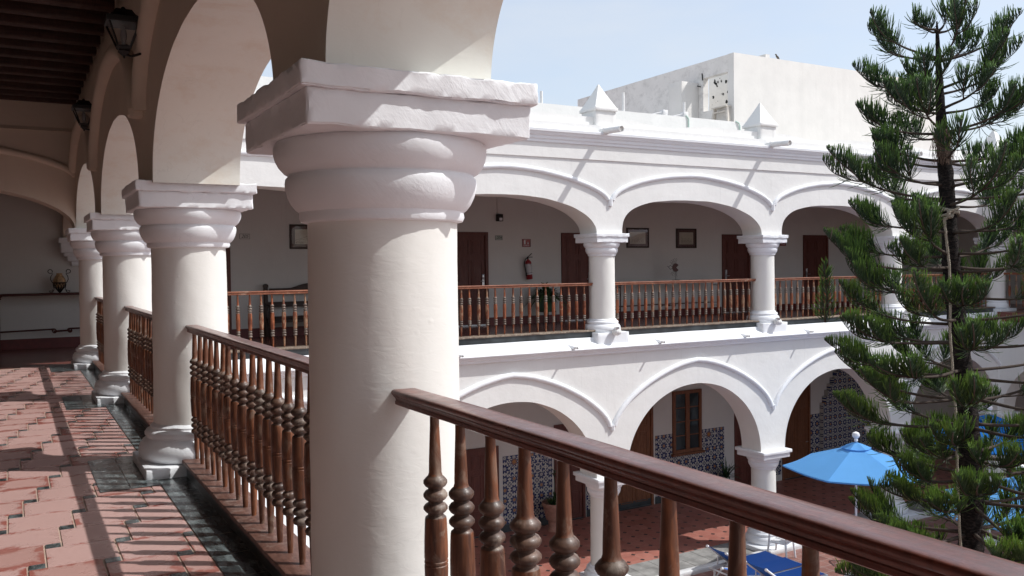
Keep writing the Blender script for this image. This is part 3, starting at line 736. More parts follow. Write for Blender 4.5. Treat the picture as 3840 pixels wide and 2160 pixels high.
# ------------------------------------------------------------------ right wing (faces the near one)
rw = thing('gallery_wing', (RX + 2.0, 10.0, GZ), 'shaded arcade wing at the right edge, behind the pine', 'building')
YRr = list(reversed(YR))
for k_, y in enumerate(YR[1:]): add_column(rw, RX, y, 0, True, fx)
a = MB(); arcade(a, YRr, 0.33, 0.36, SPR, 0.785, 3.87, 26.20, 26.86, RP, 2.4, 2.4, 90, 31, 0, 1, 0.008, mi_back=2); a.obj('arcade_wall', ['white', 'cream', 'hall'], rw)
a = MB(); a.extrude([(26.17, 3.865), (26.86, 3.865), (26.86, 4.62), (26.17, 4.62)], 1.0, 16.2, lambda t, p, q: (p, t, q), n=30, amp=0.004); a.obj('frieze', 'white', rw)
a = MB(); moulding(a, YRr, 3.0, 0.63, 26.19, RP, 1.7, 1.7, 0.058); a.obj('moulding', 'trim', rw)
a = MB(); a.extrude([(26.17 - p, q) for p, q in CORN], 1.0, 15.5, lambda t, p, q: (p, t, q), n=30, amp=0.003); a.obj('cornice', 'trim', rw)
a = MB(); a.extrude([(26.17 + p, q) for p, q in LEDGE], 1.0, 15.5, lambda t, p, q: (p, t, q), n=30, amp=0.003); a.obj('ledge', 'trim', rw)
a = MB(); a.box(26.4, 26.65, 1.0, 15.9, 4.44, 4.86); a.obj('parapet', 'white', rw)
a = MB(); a.box(26.0, 31.0, 1.0, 15.6, -0.30, -0.006); a.obj('floor', 'upfloor', rw)
a = MB(); a.box(30.9, 31.2, 0.7, BW, GZ, 4.62); a.obj('rear_wall', 'hall', rw)
a = MB(); a.box(26.4, 31.2, 1.0, 16.0, 4.30, 4.70); a.obj('roof', 'roofing', rw)
a = MB(); arcade(a, YRr, 0.42, 0.42, -3.14, 1.88, -0.36, 26.20, 26.86, RP, 2, 2, 30, 41, 0, 1, 0.008); a.obj('lower_arcade_wall', ['white', 'cream'], rw)
for y in YR[1:]:
    e = bpy.data.objects.new('column', None); C.objects.link(e); e.parent = rw; e.location = Vector((RX, y, GZ)) - rw.location
    for nme, me in zip(('shaft', 'capital', 'base'), lowsrc):
        o = bpy.data.objects.new(nme, me); C.objects.link(o); o.parent = e
o = fin.copy(); C.objects.link(o); o.parent = rw; o.location = Vector((26.55, 11.0, 4.455)) - rw.location

# ------------------------------------------------------------------ balustrades
BP = [(0.0130, 0.0), (0.0150, 0.03), (0.0175, 0.09), (0.0195, 0.15), (0.0200, 0.180), (0.0225, 0.190),
      (0.034, 0.196), (0.0385, 0.206), (0.0385, 0.214), (0.033, 0.224), (0.0235, 0.230), (0.0230, 0.234),
      (0.033, 0.240), (0.0385, 0.249), (0.0385, 0.257), (0.033, 0.266), (0.0235, 0.272), (0.0230, 0.276),
      (0.033, 0.282), (0.0375, 0.290), (0.0375, 0.298), (0.033, 0.305), (0.0255, 0.310), (0.0250, 0.316),
      (0.0330, 0.322), (0.0335, 0.330), (0.0360, 0.37), (0.0380, 0.43), (0.0385, 0.455), (0.0365, 0.457), (0.0365, 0.461), (0.0385, 0.463), (0.0385, 0.469), (0.0365, 0.471), (0.0365, 0.475), (0.0385, 0.478),
      (0.0380, 0.53), (0.0365, 0.575), (0.0350, 0.605), (0.0335, 0.612), (0.0255, 0.618), (0.0250, 0.624),
      (0.033, 0.630), (0.0390, 0.638), (0.0390, 0.646), (0.033, 0.654), (0.0235, 0.660), (0.0230, 0.664),
      (0.033, 0.671), (0.0390, 0.680), (0.0390, 0.688), (0.033, 0.697), (0.0235, 0.703), (0.0230, 0.707),
      (0.033, 0.714), (0.0385, 0.723), (0.0380, 0.732), (0.030, 0.742), (0.0235, 0.748),
      (0.0205, 0.758), (0.0195, 0.80), (0.0175, 0.85), (0.0150, 0.912), (0.0148, 0.945)]
def ringm(z): return 1 if (0.190 < z < 0.318 or 0.614 < z < 0.75) else 0
def bal_mesh(seg, mats, seed, rs=1.0, hs=1.0):
    m_ = MB(); rr = random.Random(seed); f = rr.uniform(0.93, 1.05)
    m_.lathe([(r * f * rs, z * hs) for r, z in BP], seg, mfn=lambda z: ringm(z / hs), amp=0.0004, seed=seed); return m_.mesh('baluster', mats)
RAILP = [(-0.030, 1.102), (-0.0335, 1.106), (-0.0335, 1.121), (-0.031, 1.124), (-0.0315, 1.130), (-0.0355, 1.140), (-0.0395, 1.1445), (-0.0395, 1.1475), (-0.0430, 1.1525),
         (-0.0455, 1.160), (-0.0455, 1.167), (-0.043, 1.1735), (-0.037, 1.1775), (-0.02, 1.1785), (0, 1.1785)]
FR0 = RAILP + [(-p, q) for p, q in reversed(RAILP[:-1])]
RAILP = [(p * 1.05, 1.1005 + (q - 1.102) * 0.735) for p, q in FR0]
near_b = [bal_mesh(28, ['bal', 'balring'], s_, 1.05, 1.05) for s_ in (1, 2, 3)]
near_lab = {1: 'dark turned-wood balustrade beyond the second column, behind the row of shafts', 0: 'dark red balustrade running out of the bottom right corner in front', 2: 'short slice of dark balustrade between the second and third columns from the back', -1: 'dark balustrade behind the camera'}
XR = 1.226
NL_ = ['dark balustrade section behind the viewer', 'closest balustrade, its polished dark red rail crossing the lower right of the photo',
       'dark balustrade between the biggest foreground column and the next column', 'dark balustrade seen edge-on between the second and third columns from the viewer',
       'furthest dark balustrade of the left gallery, a thin sliver beside the corner column']
rb = random.Random(3)
for k_ in range(1, 5):
    ya, yb = YN[k_], YN[k_ + 1]
    b = thing('balustrade', (XR, (ya + yb) / 2, 0.12), NL_[k_], 'balustrade', 'dark balustrades of the left gallery')
    y0_, y1_ = ya + 0.22, yb - 0.262
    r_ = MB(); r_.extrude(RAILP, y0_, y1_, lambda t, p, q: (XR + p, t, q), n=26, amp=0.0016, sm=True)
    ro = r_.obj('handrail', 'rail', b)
    for e in ro.data.polygons:
        if len(e.vertices) > 4: e.use_smooth = False
    n = int(round((yb - ya - 0.95) / 0.1905)); yy = 2.665 if k_ == 1 else yb - 0.404
    for i in range(24):
        yc = yy - i * 0.200
        if yc < ya + 0.36: break
        o = bpy.data.objects.new('baluster', near_b[(i * 7 + k_) % 3]); C.objects.link(o); o.parent = b
        o.location = Vector((XR + rb.uniform(-.002, .002), yc + rb.uniform(-.005, .005), 0.120)) - b.location
        o.rotation_euler = (rb.uniform(-.007, .007), rb.uniform(-.007, .007), rb.uniform(0, 6.2)); q_ = rb.uniform(0.95, 1.06); o.scale = (q_, q_, rb.uniform(0.985, 1.0))
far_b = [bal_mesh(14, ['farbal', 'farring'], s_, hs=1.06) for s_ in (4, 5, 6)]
FRAILP = [(p * 1.15, 1.112 + (q - 1.102) * 0.85) for p, q in FR0]
FLAB = ['orange-brown balustrade in front of the wooden bench, left of the big foreground column', 'orange-brown balustrade hidden behind the big foreground column up to the fire extinguisher bay',
        'orange-brown balustrade in front of the picture frames and the long console table', 'orange-brown balustrade between the third far column and the pine', 'orange-brown balustrade seen behind the pine trunk']
FLAB = ['orange-brown balustrade in front of the wooden bench, left of the big foreground column', 'bleached balustrade in front of the fire extinguisher and the potted plant',
        'orange balustrade in front of the two framed prints and the fish sculpture', 'orange-red balustrade in front of the door with plaque 201, partly behind pine branches', 'furthest orange-red balustrade, right behind the pine trunk']
for k_ in range(5):
    xa, xb = XF[k_], XF[k_ + 1]
    b = thing('balustrade', ((xa + xb) / 2, FY, 0.13), FLAB[k_], 'balustrade', 'orange-brown balustrades across the courtyard')
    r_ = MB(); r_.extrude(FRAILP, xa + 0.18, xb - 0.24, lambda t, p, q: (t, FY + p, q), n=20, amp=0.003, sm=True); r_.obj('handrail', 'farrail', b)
    n = int((xb - xa - 0.75) / 0.2045); st = xb - 0.48
    for i in range(n + 1):
        xc = st - i * 0.2045
        if xc < xa + 0.34: break
        o = bpy.data.objects.new('baluster', far_b[(i * 5 + k_) % 3]); C.objects.link(o); o.parent = b
        o.location = Vector((xc + rb.uniform(-.006, .006), FY + rb.uniform(-.004, .004), 0.131)) - b.location
        o.rotation_euler = (rb.uniform(-.008, .008), rb.uniform(-.012, .012), rb.uniform(0, 6.2))
yr_ = list(reversed(YR))
for k_ in range(2, 3):
    ya, yb = yr_[k_], yr_[k_ + 1]
    b = thing('balustrade', (RX, (ya + yb) / 2, 0.13), 'balustrade of the right wing at the very right edge, hidden by pine branches', 'balustrade', 'orange-brown balustrades across the courtyard')
    r_ = MB(); r_.extrude(FRAILP, ya + 0.24, yb - 0.24, lambda t, p, q: (RX + p, t, q), n=20, amp=0.003, sm=True); r_.obj('handrail', 'farrail', b)
    for i in range(21):
        yc = yb - 0.45 - i * 0.2045
        o = bpy.data.objects.new('baluster', far_b[i % 3]); C.objects.link(o); o.parent = b
        o.location = Vector((RX, yc, 0.131)) - b.location; o.rotation_euler = (0, 0, rb.uniform(0, 6.2))

# ------------------------------------------------------------------ text helper
def text_mesh(txt, size, shear=0.0, depth=0.002):
    cu = bpy.data.curves.new('lettering', 'FONT'); cu.body = txt; cu.size = size; cu.shear = shear; cu.extrude = depth
    cu.align_x = 'CENTER'; cu.align_y = 'CENTER'
    o = bpy.data.objects.new('lettering', cu); C.objects.link(o); bpy.context.view_layer.update()
    me = bpy.data.meshes.new_from_object(o); bpy.data.objects.remove(o); bpy.data.curves.remove(cu)
    return me
def text_part(name, txt, size, mat, parent, loc, shear=0.0):
    me = text_mesh(txt, size, shear); me.materials.clear(); me.materials.append(M[mat])
    o = bpy.data.objects.new(name, me); C.objects.link(o); o.parent = parent; o.location = loc; o.rotation_euler = (R(90), 0, 0); return o

# ------------------------------------------------------------------ doors (parts of the far wing)
def door(x0, x1, z0, z1, handle, mats=('door', 'door'), lock=True, yw=BW):
    fr = MB(); w = 0.085
    fr.box(x0, x0 + w, yw - 0.045, yw + 0.02, z0, z1); fr.box(x1 - w, x1, yw - 0.045, yw + 0.02, z0, z1); fr.box(x0 + w, x1 - w, yw - 0.045, yw + 0.02, z1 - w, z1)
    d = MB(); a0, a1, b0, b1 = x0 + w, x1 - w, z0 + 0.012, z1 - w
    d.box(a0, a1, yw - 0.005, yw + 0.02, b0, b1)
    W_ = a1 - a0; H_ = b1 - b0
    for (u0, u1) in ((0.11, 0.46), (0.54, 0.89)):
        for (v0, v1) in ((0.05, 0.30), (0.36, 0.72), (0.78, 0.95)):
            px0, px1, pz0, pz1 = a0 + u0 * W_, a0 + u1 * W_, b0 + v0 * H_, b0 + v1 * H_
            t = 0.018
            d.box(px0, px1, yw - 0.018, yw - 0.004, pz0, pz0 + t); d.box(px0, px1, yw - 0.018, yw - 0.004, pz1 - t, pz1)
            d.box(px0, px0 + t, yw - 0.018, yw - 0.004, pz0 + t, pz1 - t); d.box(px1 - t, px1, yw - 0.018, yw - 0.004, pz0 + t, pz1 - t)
            d.box(px0 + 0.05, px1 - 0.05, yw - 0.014, yw - 0.004, pz0 + 0.05, pz1 - 0.05)
    e = d.obj('door', mats[0], far); f_ = fr.obj('frame', mats[1], e)
    h = MB(); hx = a1 - 0.07 if handle > 0 else a0 + 0.07; zc = z0 + 1.1
    if lock:
        h.rbox(hx - 0.035, hx + 0.035, yw - 0.05, yw - 0.004, zc + 0.12, zc + 0.26, 0.05, 0.0, rnd=0.01); h.box(hx - 0.03, hx + 0.03, yw - 0.03, yw - 0.004, zc - 0.12, zc + 0.12)
    h.tube([(hx, yw - 0.02, zc + 0.07), (hx, yw - 0.07, zc + 0.07), (hx - handle * 0.11, yw - 0.075, zc + 0.07)], 0.011, 8)
    h.obj('handle', 'steel', e)
    th = MB(); th.box(a0, a1, yw - 0.05, yw - 0.006, z0 - 0.004, z0 + 0.03); th.obj('threshold', 'steel' if lock else 'slate', e)
for x0_, x1_, h_ in ((3.20, 4.34, 1), (9.93, 11.0, 1), (13.33, 14.42, 1), (19.33, 20.52, -1), (22.96, 24.16, -1)):
    door(x0_, x1_, 0.0, 2.47, h_)
for x0_, x1_, z1_, h_ in ((10.25, 11.24, -3.25, 1), (13.02, 14.05, -2.88, -1), (19.82, 20.95, -3.2, -1)):
    door(x0_, x1_, GZ, z1_, h_, lock=False)
for x0_, x1_, z1_ in ((15.1, 16.52, -2.45), (21.95, 23.26, -2.3)): door(x0_, x1_, GZ, z1_, 1, ('winwood', 'winwood'), False)

# number plaques
for xa, xb, za, zb, tx, cl in ((4.56, 4.79, 2.26, 2.38, '205', 'hall'), (11.23, 11.45, 2.26, 2.385, '204', 'plaque'), (24.32, 24.56, 2.235, 2.355, '201', 'plaque')):
    pos_ = {'205': 'beside the picture above the bench, left of the big column', '204': 'to the right of the door left of the red sign', '201': 'to the right of the door near the pine branches'}[tx]
    t = thing('number_plaque', ((xa + xb) / 2, BW - 0.006, za), 'small wall plaque reading %s %s' % (tx, pos_), 'plaque', 'room number plaques')
    a = MB(); a.box(xa, xb, BW - 0.014, BW + 0.004, za, zb, 0)
    w = 0.006
    for q in ((xa, xb, za, za + w), (xa, xb, zb - w, zb), (xa, xa + w, za + w, zb - w), (xb - w, xb, za + w, zb - w)): a.box(q[0], q[1], BW - 0.018, BW - 0.013, q[2], q[3], 1)
    a.obj('plate', [cl, 'ink'], t)
    text_part('lettering', tx, 0.105, 'ink', t, Vector(((xa + xb) / 2, BW - 0.017, (za + zb) / 2)) - t.location, 0.35)

# red fire sign
def firesign(x0, x1, z0, z1, label):
    t = thing('fire_sign', ((x0 + x1) / 2, BW, z0), label, 'sign', 'red fire extinguisher signs')
    a = MB(); a.box(x0 - 0.015, x1 + 0.03, BW - 0.006, BW + 0.01, z0 - 0.008, z1 + 0.008, 1); a.box(x0, x1, BW - 0.012, BW + 0.01, z0, z1, 0); a.obj('plate', ['redext', 'mat'], t)
    w, h = x1 - x0, z1 - z0; g_ = MB(); y0_, y1_ = BW - 0.015, BW - 0.011
    g_.box(x0 + .16 * w, x0 + .38 * w, y0_, y1_, z0 + .33 * h, z0 + .80 * h); g_.box(x0 + .22 * w, x0 + .32 * w, y0_, y1_, z0 + .80 * h, z0 + .88 * h)
    g_.box(x0 + .12 * w, x0 + .50 * w, y0_, y1_, z0 + .88 * h, z0 + .93 * h)
    g_.box(x0 + .70 * w, x0 + .76 * w, y0_, y1_, z0 + .40 * h, z0 + .66 * h)
    n = len(g_.v); g_.v += [(x0 + .60 * w, y0_, z0 + .46 * h), (x0 + .86 * w, y0_, z0 + .46 * h), (x0 + .73 * w, y0_, z0 + .30 * h)]; g_.face((n, n + 1, n + 2))
    g_.obj('symbol', 'label', t)
    text_part('lettering', 'EXTINTOR', 0.038, 'label', t, Vector(((x0 + x1) / 2, BW - 0.014, z0 + .17 * h)) - t.location)
firesign(12.08, 12.31, 2.085, 2.285, 'red square fire extinguisher sign above the hanging extinguisher')
firesign(21.90, 22.13, 2.12, 2.32, 'small red fire sign just right of the third far column capital')

# fire extinguisher on the wall
t = thing('fire_extinguisher', (12.22, BW - 0.12, 1.20), 'red fire extinguisher with white label hanging on the wall below its sign', 'extinguisher'); t.rotation_euler = (0, R(-5), 0)
a = MB(); a.lathe([(0.0, 0), (0.08, 0.0), (0.088, 0.01), (0.088, 0.44), (0.082, 0.47), (0.06, 0.505), (0.03, 0.525), (0.024, 0.55)], 24, cap=False); a.obj('cylinder', 'redext', t, world=False)
a = MB(); a.lathe([(0.0895, 0.13), (0.0895, 0.42)], 24, cap=False, mi=0); a.lathe([(0.0902, 0.165), (0.0902, 0.18)], 24, cap=False, mi=1); a.lathe([(0.0902, 0.405), (0.0902, 0.412)], 24, cap=False, mi=1)
for q in range(9):
    zz = 0.20 + q * 0.021; a.lathe([(0.0903, zz), (0.0903, zz + 0.005)], 24, cap=False, mi=2)
o = a.obj('label_band', ['label', 'iron', 'sketch'], t, world=False)
a = MB(); a.lathe([(0.022, 0.545), (0.024, 0.60), (0.018, 0.61)], 12); a.tube([(-0.02, -0.01, 0.60), (0.05, -0.02, 0.64), (0.12, -0.03, 0.69)], 0.011, 6); a.tube([(-0.02, -0.01, 0.595), (0.06, -0.02, 0.595), (0.135, -0.03, 0.59)], 0.010, 6); a.obj('handle', 'iron', t, world=False)
a = MB(); a.tube([(-0.02, -0.02, 0.585), (-0.09, -0.03, 0.56), (-0.135, -0.03, 0.47), (-0.13, -0.03, 0.33), (-0.11, -0.03, 0.2), (-0.105, -0.03, 0.1)], [0.013] * 5 + [0.02], 8); a.obj('hose', 'iron', t, world=False)

# wall lamp with conduit
t = thing('wall_light', (11.33, BW, 2.75), 'small black wall light hanging on a thin conduit above plaque 204', 'light')
a = MB(); a.rbox(11.26, 11.42, BW - 0.13, BW, 2.76, 2.95, 0.08, 0.0, rnd=0.012); a.obj('body', 'iron', t)
a = MB(); a.box(11.30, 11.385, BW - 0.142, BW - 0.128, 2.775, 2.85); a.obj('lens', 'label', t)
a = MB(); a.tube([(11.30, BW - 0.012, 2.94), (11.30, BW - 0.012, 4.3)], 0.008, 6); a.obj('conduit', 'hall', t)

# framed prints
def picture(x0, x1, z0, z1, label, kind_):
    t = thing('framed_print', ((x0 + x1) / 2, BW, z0), label, 'picture', 'framed prints on the upper wall')
    f_ = MB(); w = 0.045; y0_, y1_ = BW - 0.035, BW + 0.004
    f_.box(x0, x1, y0_, y1_, z0, z0 + w); f_.box(x0, x1, y0_, y1_, z1 - w, z1); f_.box(x0, x0 + w, y0_, y1_, z0 + w, z1 - w); f_.box(x1 - w, x1, y0_, y1_, z0 + w, z1 - w)
    f_.obj('frame', 'bench', t)
    m_ = MB(); m_.box(x0 + w, x1 - w, BW - 0.018, BW + 0.004, z0 + w, z1 - w, 0); px0, px1, pz0, pz1 = x0 + .125, x1 - .125, z0 + .115, z1 - .115
    m_.box(px0, px1, BW - 0.021, BW - 0.015, pz0, pz1, 1)
    rr = random.Random(kind_); W_ = px1 - px0; H_ = pz1 - pz0; ys = BW - 0.0235
    def ln(u0, v0, u1, v1, th=0.004):
        dx, dz = (u1 - u0) * W_, (v1 - v0) * H_; L_2 = math.hypot(dx, dz) or 1; nx_, nz_ = -dz / L_2 * th / 2, dx / L_2 * th / 2
        A = (px0 + u0 * W_, pz0 + v0 * H_); B = (px0 + u1 * W_, pz0 + v1 * H_)
        m_.quad((A[0] - nx_, ys, A[1] - nz_), (B[0] - nx_, ys, B[1] - nz_), (B[0] + nx_, ys, B[1] + nz_), (A[0] + nx_, ys, A[1] + nz_), 2)
    ln(0.04, 0.14, 0.97, 0.10); ln(0.04, 0.08, 0.97, 0.05, 0.006)
    if kind_ == 3:      # hillside drawing
        for q in range(60):
            u = rr.random(); v = rr.random() * (0.15 + 0.65 * u); ln(u, v, min(1, u + .05), v + .04 * rr.uniform(-1, 2), 0.006)
        ln(0.0, 0.25, 0.5, 0.50, 0.008); ln(0.5, 0.5, 1.0, 0.9, 0.008)
    else:
        for q in range(7):
            u = 0.10 + q * 0.115 + rr.uniform(-.02, .02); h = rr.uniform(0.2, 0.42)
            ln(u, 0.14, u, 0.14 + h); ln(u, 0.14 + h, u + .09, 0.14 + h, 0.005); ln(u + .09, 0.14 + h, u + .09, 0.14); ln(u + .045, .16, u + .045, .14 + h * .6, 0.014)
        for q in range(26): u = rr.uniform(.05, .9); v = rr.uniform(.12, .5); ln(u, v, u + .05, v + rr.uniform(-.03, .05))
    m_.obj('print', ['mat', 'paper', 'sketch'], t)
    g_ = MB(); g_.quad((x0 + w, BW - 0.028, z0 + w), (x1 - w, BW - 0.028, z0 + w), (x1 - w, BW - 0.028, z1 - w), (x0 + w, BW - 0.028, z1 - w))
    g_.obj('glazing', M['pglass'], t)
k = NT('picture_glazing'); tb = k.n('ShaderNodeBsdfTransparent'); gb = k.n('ShaderNodeBsdfGlossy', Roughness=0.03); fr_ = k.n('ShaderNodeFresnel', IOR=1.5); mx = k.n('ShaderNodeMixShader')
k.l(fr_.outputs[0], mx.inputs[0]); k.l(tb.outputs[0], mx.inputs[1]); k.l(gb.outputs[0], mx.inputs[2]); k.l(mx.outputs[0], k.t.nodes['Material Output'].inputs[0]); M['pglass'] = k.m
picture(5.71, 6.52, 2.03, 2.61, 'dark framed hillside print above the wooden bench', 3)
picture(15.60, 16.42, 2.05, 2.635, 'framed sketch of buildings just right of the first white column past the extinguisher', 1)
picture(17.47, 18.27, 2.04, 2.635, 'framed sketch above and right of the fish sculpture, nearer the door', 2)

# console tables
def console(x0, x1, yc, zt, label, grp='long console tables', legmat='rustiron', topmat='rustiron'):
    t = thing('console_table', ((x0 + x1) / 2, yc, 0.0), label, 'table', grp)
    a = MB(); a.rbox(x0, x1, yc - 0.19, yc + 0.19, zt - 0.045, zt, 0.3, 0.0, rnd=0.01); a.obj('tabletop', topmat, t)
    for x in (x0 + 0.10, x1 - 0.10):
        l_ = MB()
        for y in (yc - 0.15, yc + 0.15):
            l_.tube([(x, y, 0.0), (x, y, zt - 0.045)], 0.018, 8); l_.tube([(x - 0.05, y, zt - 0.10), (x + 0.05, y, zt - 0.10)], 0.012, 6); l_.tube([(x - 0.06, y, zt - 0.05), (x, y, zt - 0.09), (x + 0.06, y, zt - 0.05)], 0.01, 6)
        l_.tube([(x, yc - 0.15, 0.30), (x, yc + 0.15, 0.30)], 0.012, 6); l_.tube([(x, yc - 0.15, zt - 0.16), (x, yc + 0.15, zt - 0.16)], 0.012, 6); l_.obj('leg', legmat, t)
    s2 = MB()
    for y in (yc - 0.12, yc + 0.12):
        xm = (x0 + x1) / 2 if x1 - x0 < 6 else 0.88
        z_ = 0.395; pts = [(x0 + 0.10, y, z_ - 0.02), (xm - 0.17, y, z_)]
        for q in range(14):
            an = PI / 2 - q * PI * 1.75 / 13; pts.append((xm - 0.14 + 0.035 * math.cos(an), y, z_ - 0.035 + 0.035 * math.sin(an)))
        s2.tube(pts, 0.011, 6)
        pts = [(x1 - 0.10, y, z_ + 0.0), (xm + 0.17, y, z_)]
        for q in range(14):
            an = PI / 2 + q * PI * 1.75 / 13; pts.append((xm + 0.14 + 0.035 * math.cos(an), y, z_ - 0.035 + 0.035 * math.sin(an)))
        s2.tube(pts, 0.011, 6); s2.tube([(xm - 0.15, y, z_ - 0.045), (xm + 0.15, y, z_ - 0.035)], 0.013, 6)
    s2.obj('stretcher', legmat, t)
console(-0.32, 2.10, 20.05, 1.135, 'dark red console table at the end of the shaded corridor on the left')
console(14.75, 18.66, 19.86, 1.075, 'long dark console table under the two prints across the courtyard')

# vase in a scrolled iron stand
t = thing('vase_stand', (0.865, 20.02, 1.136), 'painted clay vase in a scrolled black iron stand on the left console table', 'vase')
a = MB(); a.lathe([(0.0, 0.085), (0.055, 0.09), (0.11, 0.16), (0.125, 0.21), (0.11, 0.28), (0.075, 0.34), (0.055, 0.37), (0.052, 0.385), (0.062, 0.40), (0.045, 0.40), (0.04, 0.37)], 28, cap=False); a.obj('vase', 'vase', t, world=False)
a = MB(); a.lathe([(0.115, 0.185), (0.128, 0.20), (0.128, 0.215), (0.118, 0.215)], 24, cap=False)
for q in range(12):
    an = q * PI / 6; a.tube([(0.12 * math.cos(an), 0.12 * math.sin(an), 0.2), (0.10 * math.cos(an + .3), 0.10 * math.sin(an + .3), 0.12), (0.03 * math.cos(an + .5), 0.03 * math.sin(an + .5), 0.03), (0, 0, 0.0)], 0.007, 5)
    a.tube([(0.12 * math.cos(an), 0.12 * math.sin(an), 0.2), (0.10 * math.cos(an - .3), 0.10 * math.sin(an - .3), 0.12), (0.03 * math.cos(an - .5), 0.03 * math.sin(an - .5), 0.03)], 0.007, 5)
for sx in (-1, 1):
    pts = [(sx * 0.125, 0, 0.2), (sx * 0.16, 0, 0.27), (sx * 0.155, 0, 0.33), (sx * 0.12, 0, 0.39)]
    for q in range(12):
        an = -PI / 2 * 0.6 + q * PI * 1.5 / 11; pts.append((sx * (0.165 + 0.04 * math.cos(an)), 0, 0.435 + 0.04 * math.sin(an)))
    a.tube(pts, 0.0085, 6)
    pts = [(sx * 0.12, 0, 0.18), (sx * 0.10, 0, 0.08), (sx * 0.115, 0, 0.035)]
    for q in range(10):
        an = PI + q * PI * 1.3 / 9; pts.append((sx * (0.155 - 0.035 * math.cos(an) * -1 * -1), 0, 0.04 + 0.035 * math.sin(an)))
    a.tube(pts, 0.0075, 6)
a.obj('iron_stand', 'iron', t, world=False)

# sun-fish sculpture
t = thing('fish_sculpture', (16.98, 19.84, 1.076), 'round dark metal fish sculpture with wiry fins on the far console table', 'sculpture')
a = MB(); N_ = 20; n0 = 0
ring = []
for q in range(N_ + 1):
    an = R(35) + (2 * PI - R(70)) * q / N_; ring.append((0.125 * math.cos(an), 0.125 * math.sin(an)))
for side, yy in ((0, -0.03), (1, 0.03)):
    for (px, pz) in ring: a.v.append((px, yy * 0.2, 0.38 + pz))
    a.v.append((0, yy, 0.38))
for side in (0, 1):
    b0 = side * (N_ + 2)
    for q in range(N_): a.face((b0 + q, b0 + q + 1, b0 + N_ + 1), 0, True)
for q in range(N_): a.face((q, q + 1, N_ + 3 + q, N_ + 2 + q), 0)
a.obj('body', 'mat', t, world=False)
a = MB(); rr = random.Random(2)
for an, ln_ in [(R(x), 0.16) for x in (80, 95, 110, 125, 140)] + [(R(x), 0.15) for x in (225, 240, 255, 280)]:
    p0 = Vector((0.12 * math.cos(an), 0, 0.38 + 0.12 * math.sin(an))); d_ = Vector((math.cos(an), 0, math.sin(an))); w_ = Vector((-d_.z, 0, d_.x))
    a.tube([p0, p0 + d_ * ln_ * .35 + w_ * .018, p0 + d_ * ln_ * .7 - w_ * .012, p0 + d_ * ln_ + w_ * .015], 0.0045, 5)
a.tube([(-0.12, 0, 0.40), (-0.20, 0, 0.45), (-0.27, 0, 0.40), (-0.32, 0, 0.43)], 0.007, 5); a.tube([(-0.12, 0, 0.36), (-0.20, 0, 0.33), (-0.27, 0, 0.40)], 0.007, 5)
a.obj('fins', 'iron', t, world=False)
a = MB(); a.tube([(0, 0, 0.26), (0, 0, 0.0)], 0.006, 6); a.tube([(-0.10, -0.05, 0.012), (0.10, -0.05, 0.012), (0.10, 0.05, 0.012), (-0.10, 0.05, 0.012), (-0.10, -0.05, 0.012)], 0.010, 5); a.tube([(-0.1, 0, 0.012), (0.1, 0, 0.012)], 0.008, 5); a.obj('stand', 'iron', t, world=False)

# wooden bench
t = thing('wooden_bench', (6.2, 20.05, 0.0), 'dark carved wooden bench against the wall left of the big column', 'bench')
x0_, x1_ = 5.05, 7.35
a = MB()
for i in range(25):
    u = i / 24; x = x0_ + 0.13 + (x1_ - x0_ - 0.26) * u; b_ = 1.115 + 0.115 * max(0.0, 1 - ((u - 0.5) / 0.26) ** 2) ** 1.3
    a.v += [(x, 20.24, 0.98), (x, 20.24, b_), (x, 20.28, b_), (x, 20.28, 0.98)]
for i in range(24):
    for q in range(4): a.face((i * 4 + q, i * 4 + (q + 1) % 4, (i + 1) * 4 + (q + 1) % 4, (i + 1) * 4 + q))
a.box(x0_ + 0.1, x1_ - 0.1, 20.235, 20.275, 0.68, 0.80); a.obj('backrest', 'bench', t)
a = MB(); a.rbox(x0_ + 0.05, x1_ - 0.05, 19.80, 20.25, 0.42, 0.465, 0.4, 0.0, rnd=0.01); a.box(x0_ + 0.1, x1_ - 0.1, 19.83, 19.86, 0.34, 0.42); a.obj('seat', 'bench', t)
for x in (x0_, x1_ - 0.09):
    for y, zt in ((19.80, 0.72), (20.22, 1.17)):
        l_ = MB(); l_.rbox(x, x + 0.09, y, y + 0.08, 0.0, zt, 0.2, 0.0, rnd=0.01)
        if zt > 1: l_.tube([(x + 0.045, y - 0.01, zt), (x + 0.045, y + 0.09, zt)], 0.055, 12)
        l_.obj('leg', 'bench', t)
    l_ = MB(); l_.rbox(x - 0.005, x + 0.095, 19.76, 20.26, 0.72, 0.77, 0.2, 0.0, rnd=0.015); l_.tube([(x, 19.77, 0.735), (x + 0.09, 19.77, 0.735)], 0.045, 12); l_.obj('armrest', 'bench', t)

# plants
def blade(mb, base, az, length, lift, droop, width, n=6, mi=0, fold=0.25):
    """one arching pointed leaf"""
    pts = []; d = Vector((math.cos(az), math.sin(az), 0)); s_2 = Vector((-d.y, d.x, 0)); n0 = len(mb.v)
    for i in range(n + 1):
        t = i / n; p = Vector(base) + d * (length * (t * math.cos(lift) )) + Vector((0, 0, length * (math.sin(lift) * t - droop * t * t)))
        w = width * math.sin(PI * min(1, 0.12 + 0.88 * t)) ** 0.8 * (1 if t < 1 else 0.05)
        mb.v += [tuple(p - s_2 * w + Vector((0, 0, w * fold))), tuple(p), tuple(p + s_2 * w + Vector((0, 0, w * fold)))]
    for i in range(n):
        for q in (0, 1): mb.face((n0 + i * 3 + q, n0 + i * 3 + q + 1, n0 + (i + 1) * 3 + q + 1, n0 + (i + 1) * 3 + q), mi, True)
t = thing('potted_plant', (12.52, 19.93, 0.0), 'leafy plant in a green square pot on a scrolled iron stand, under the fire extinguisher', 'plant')
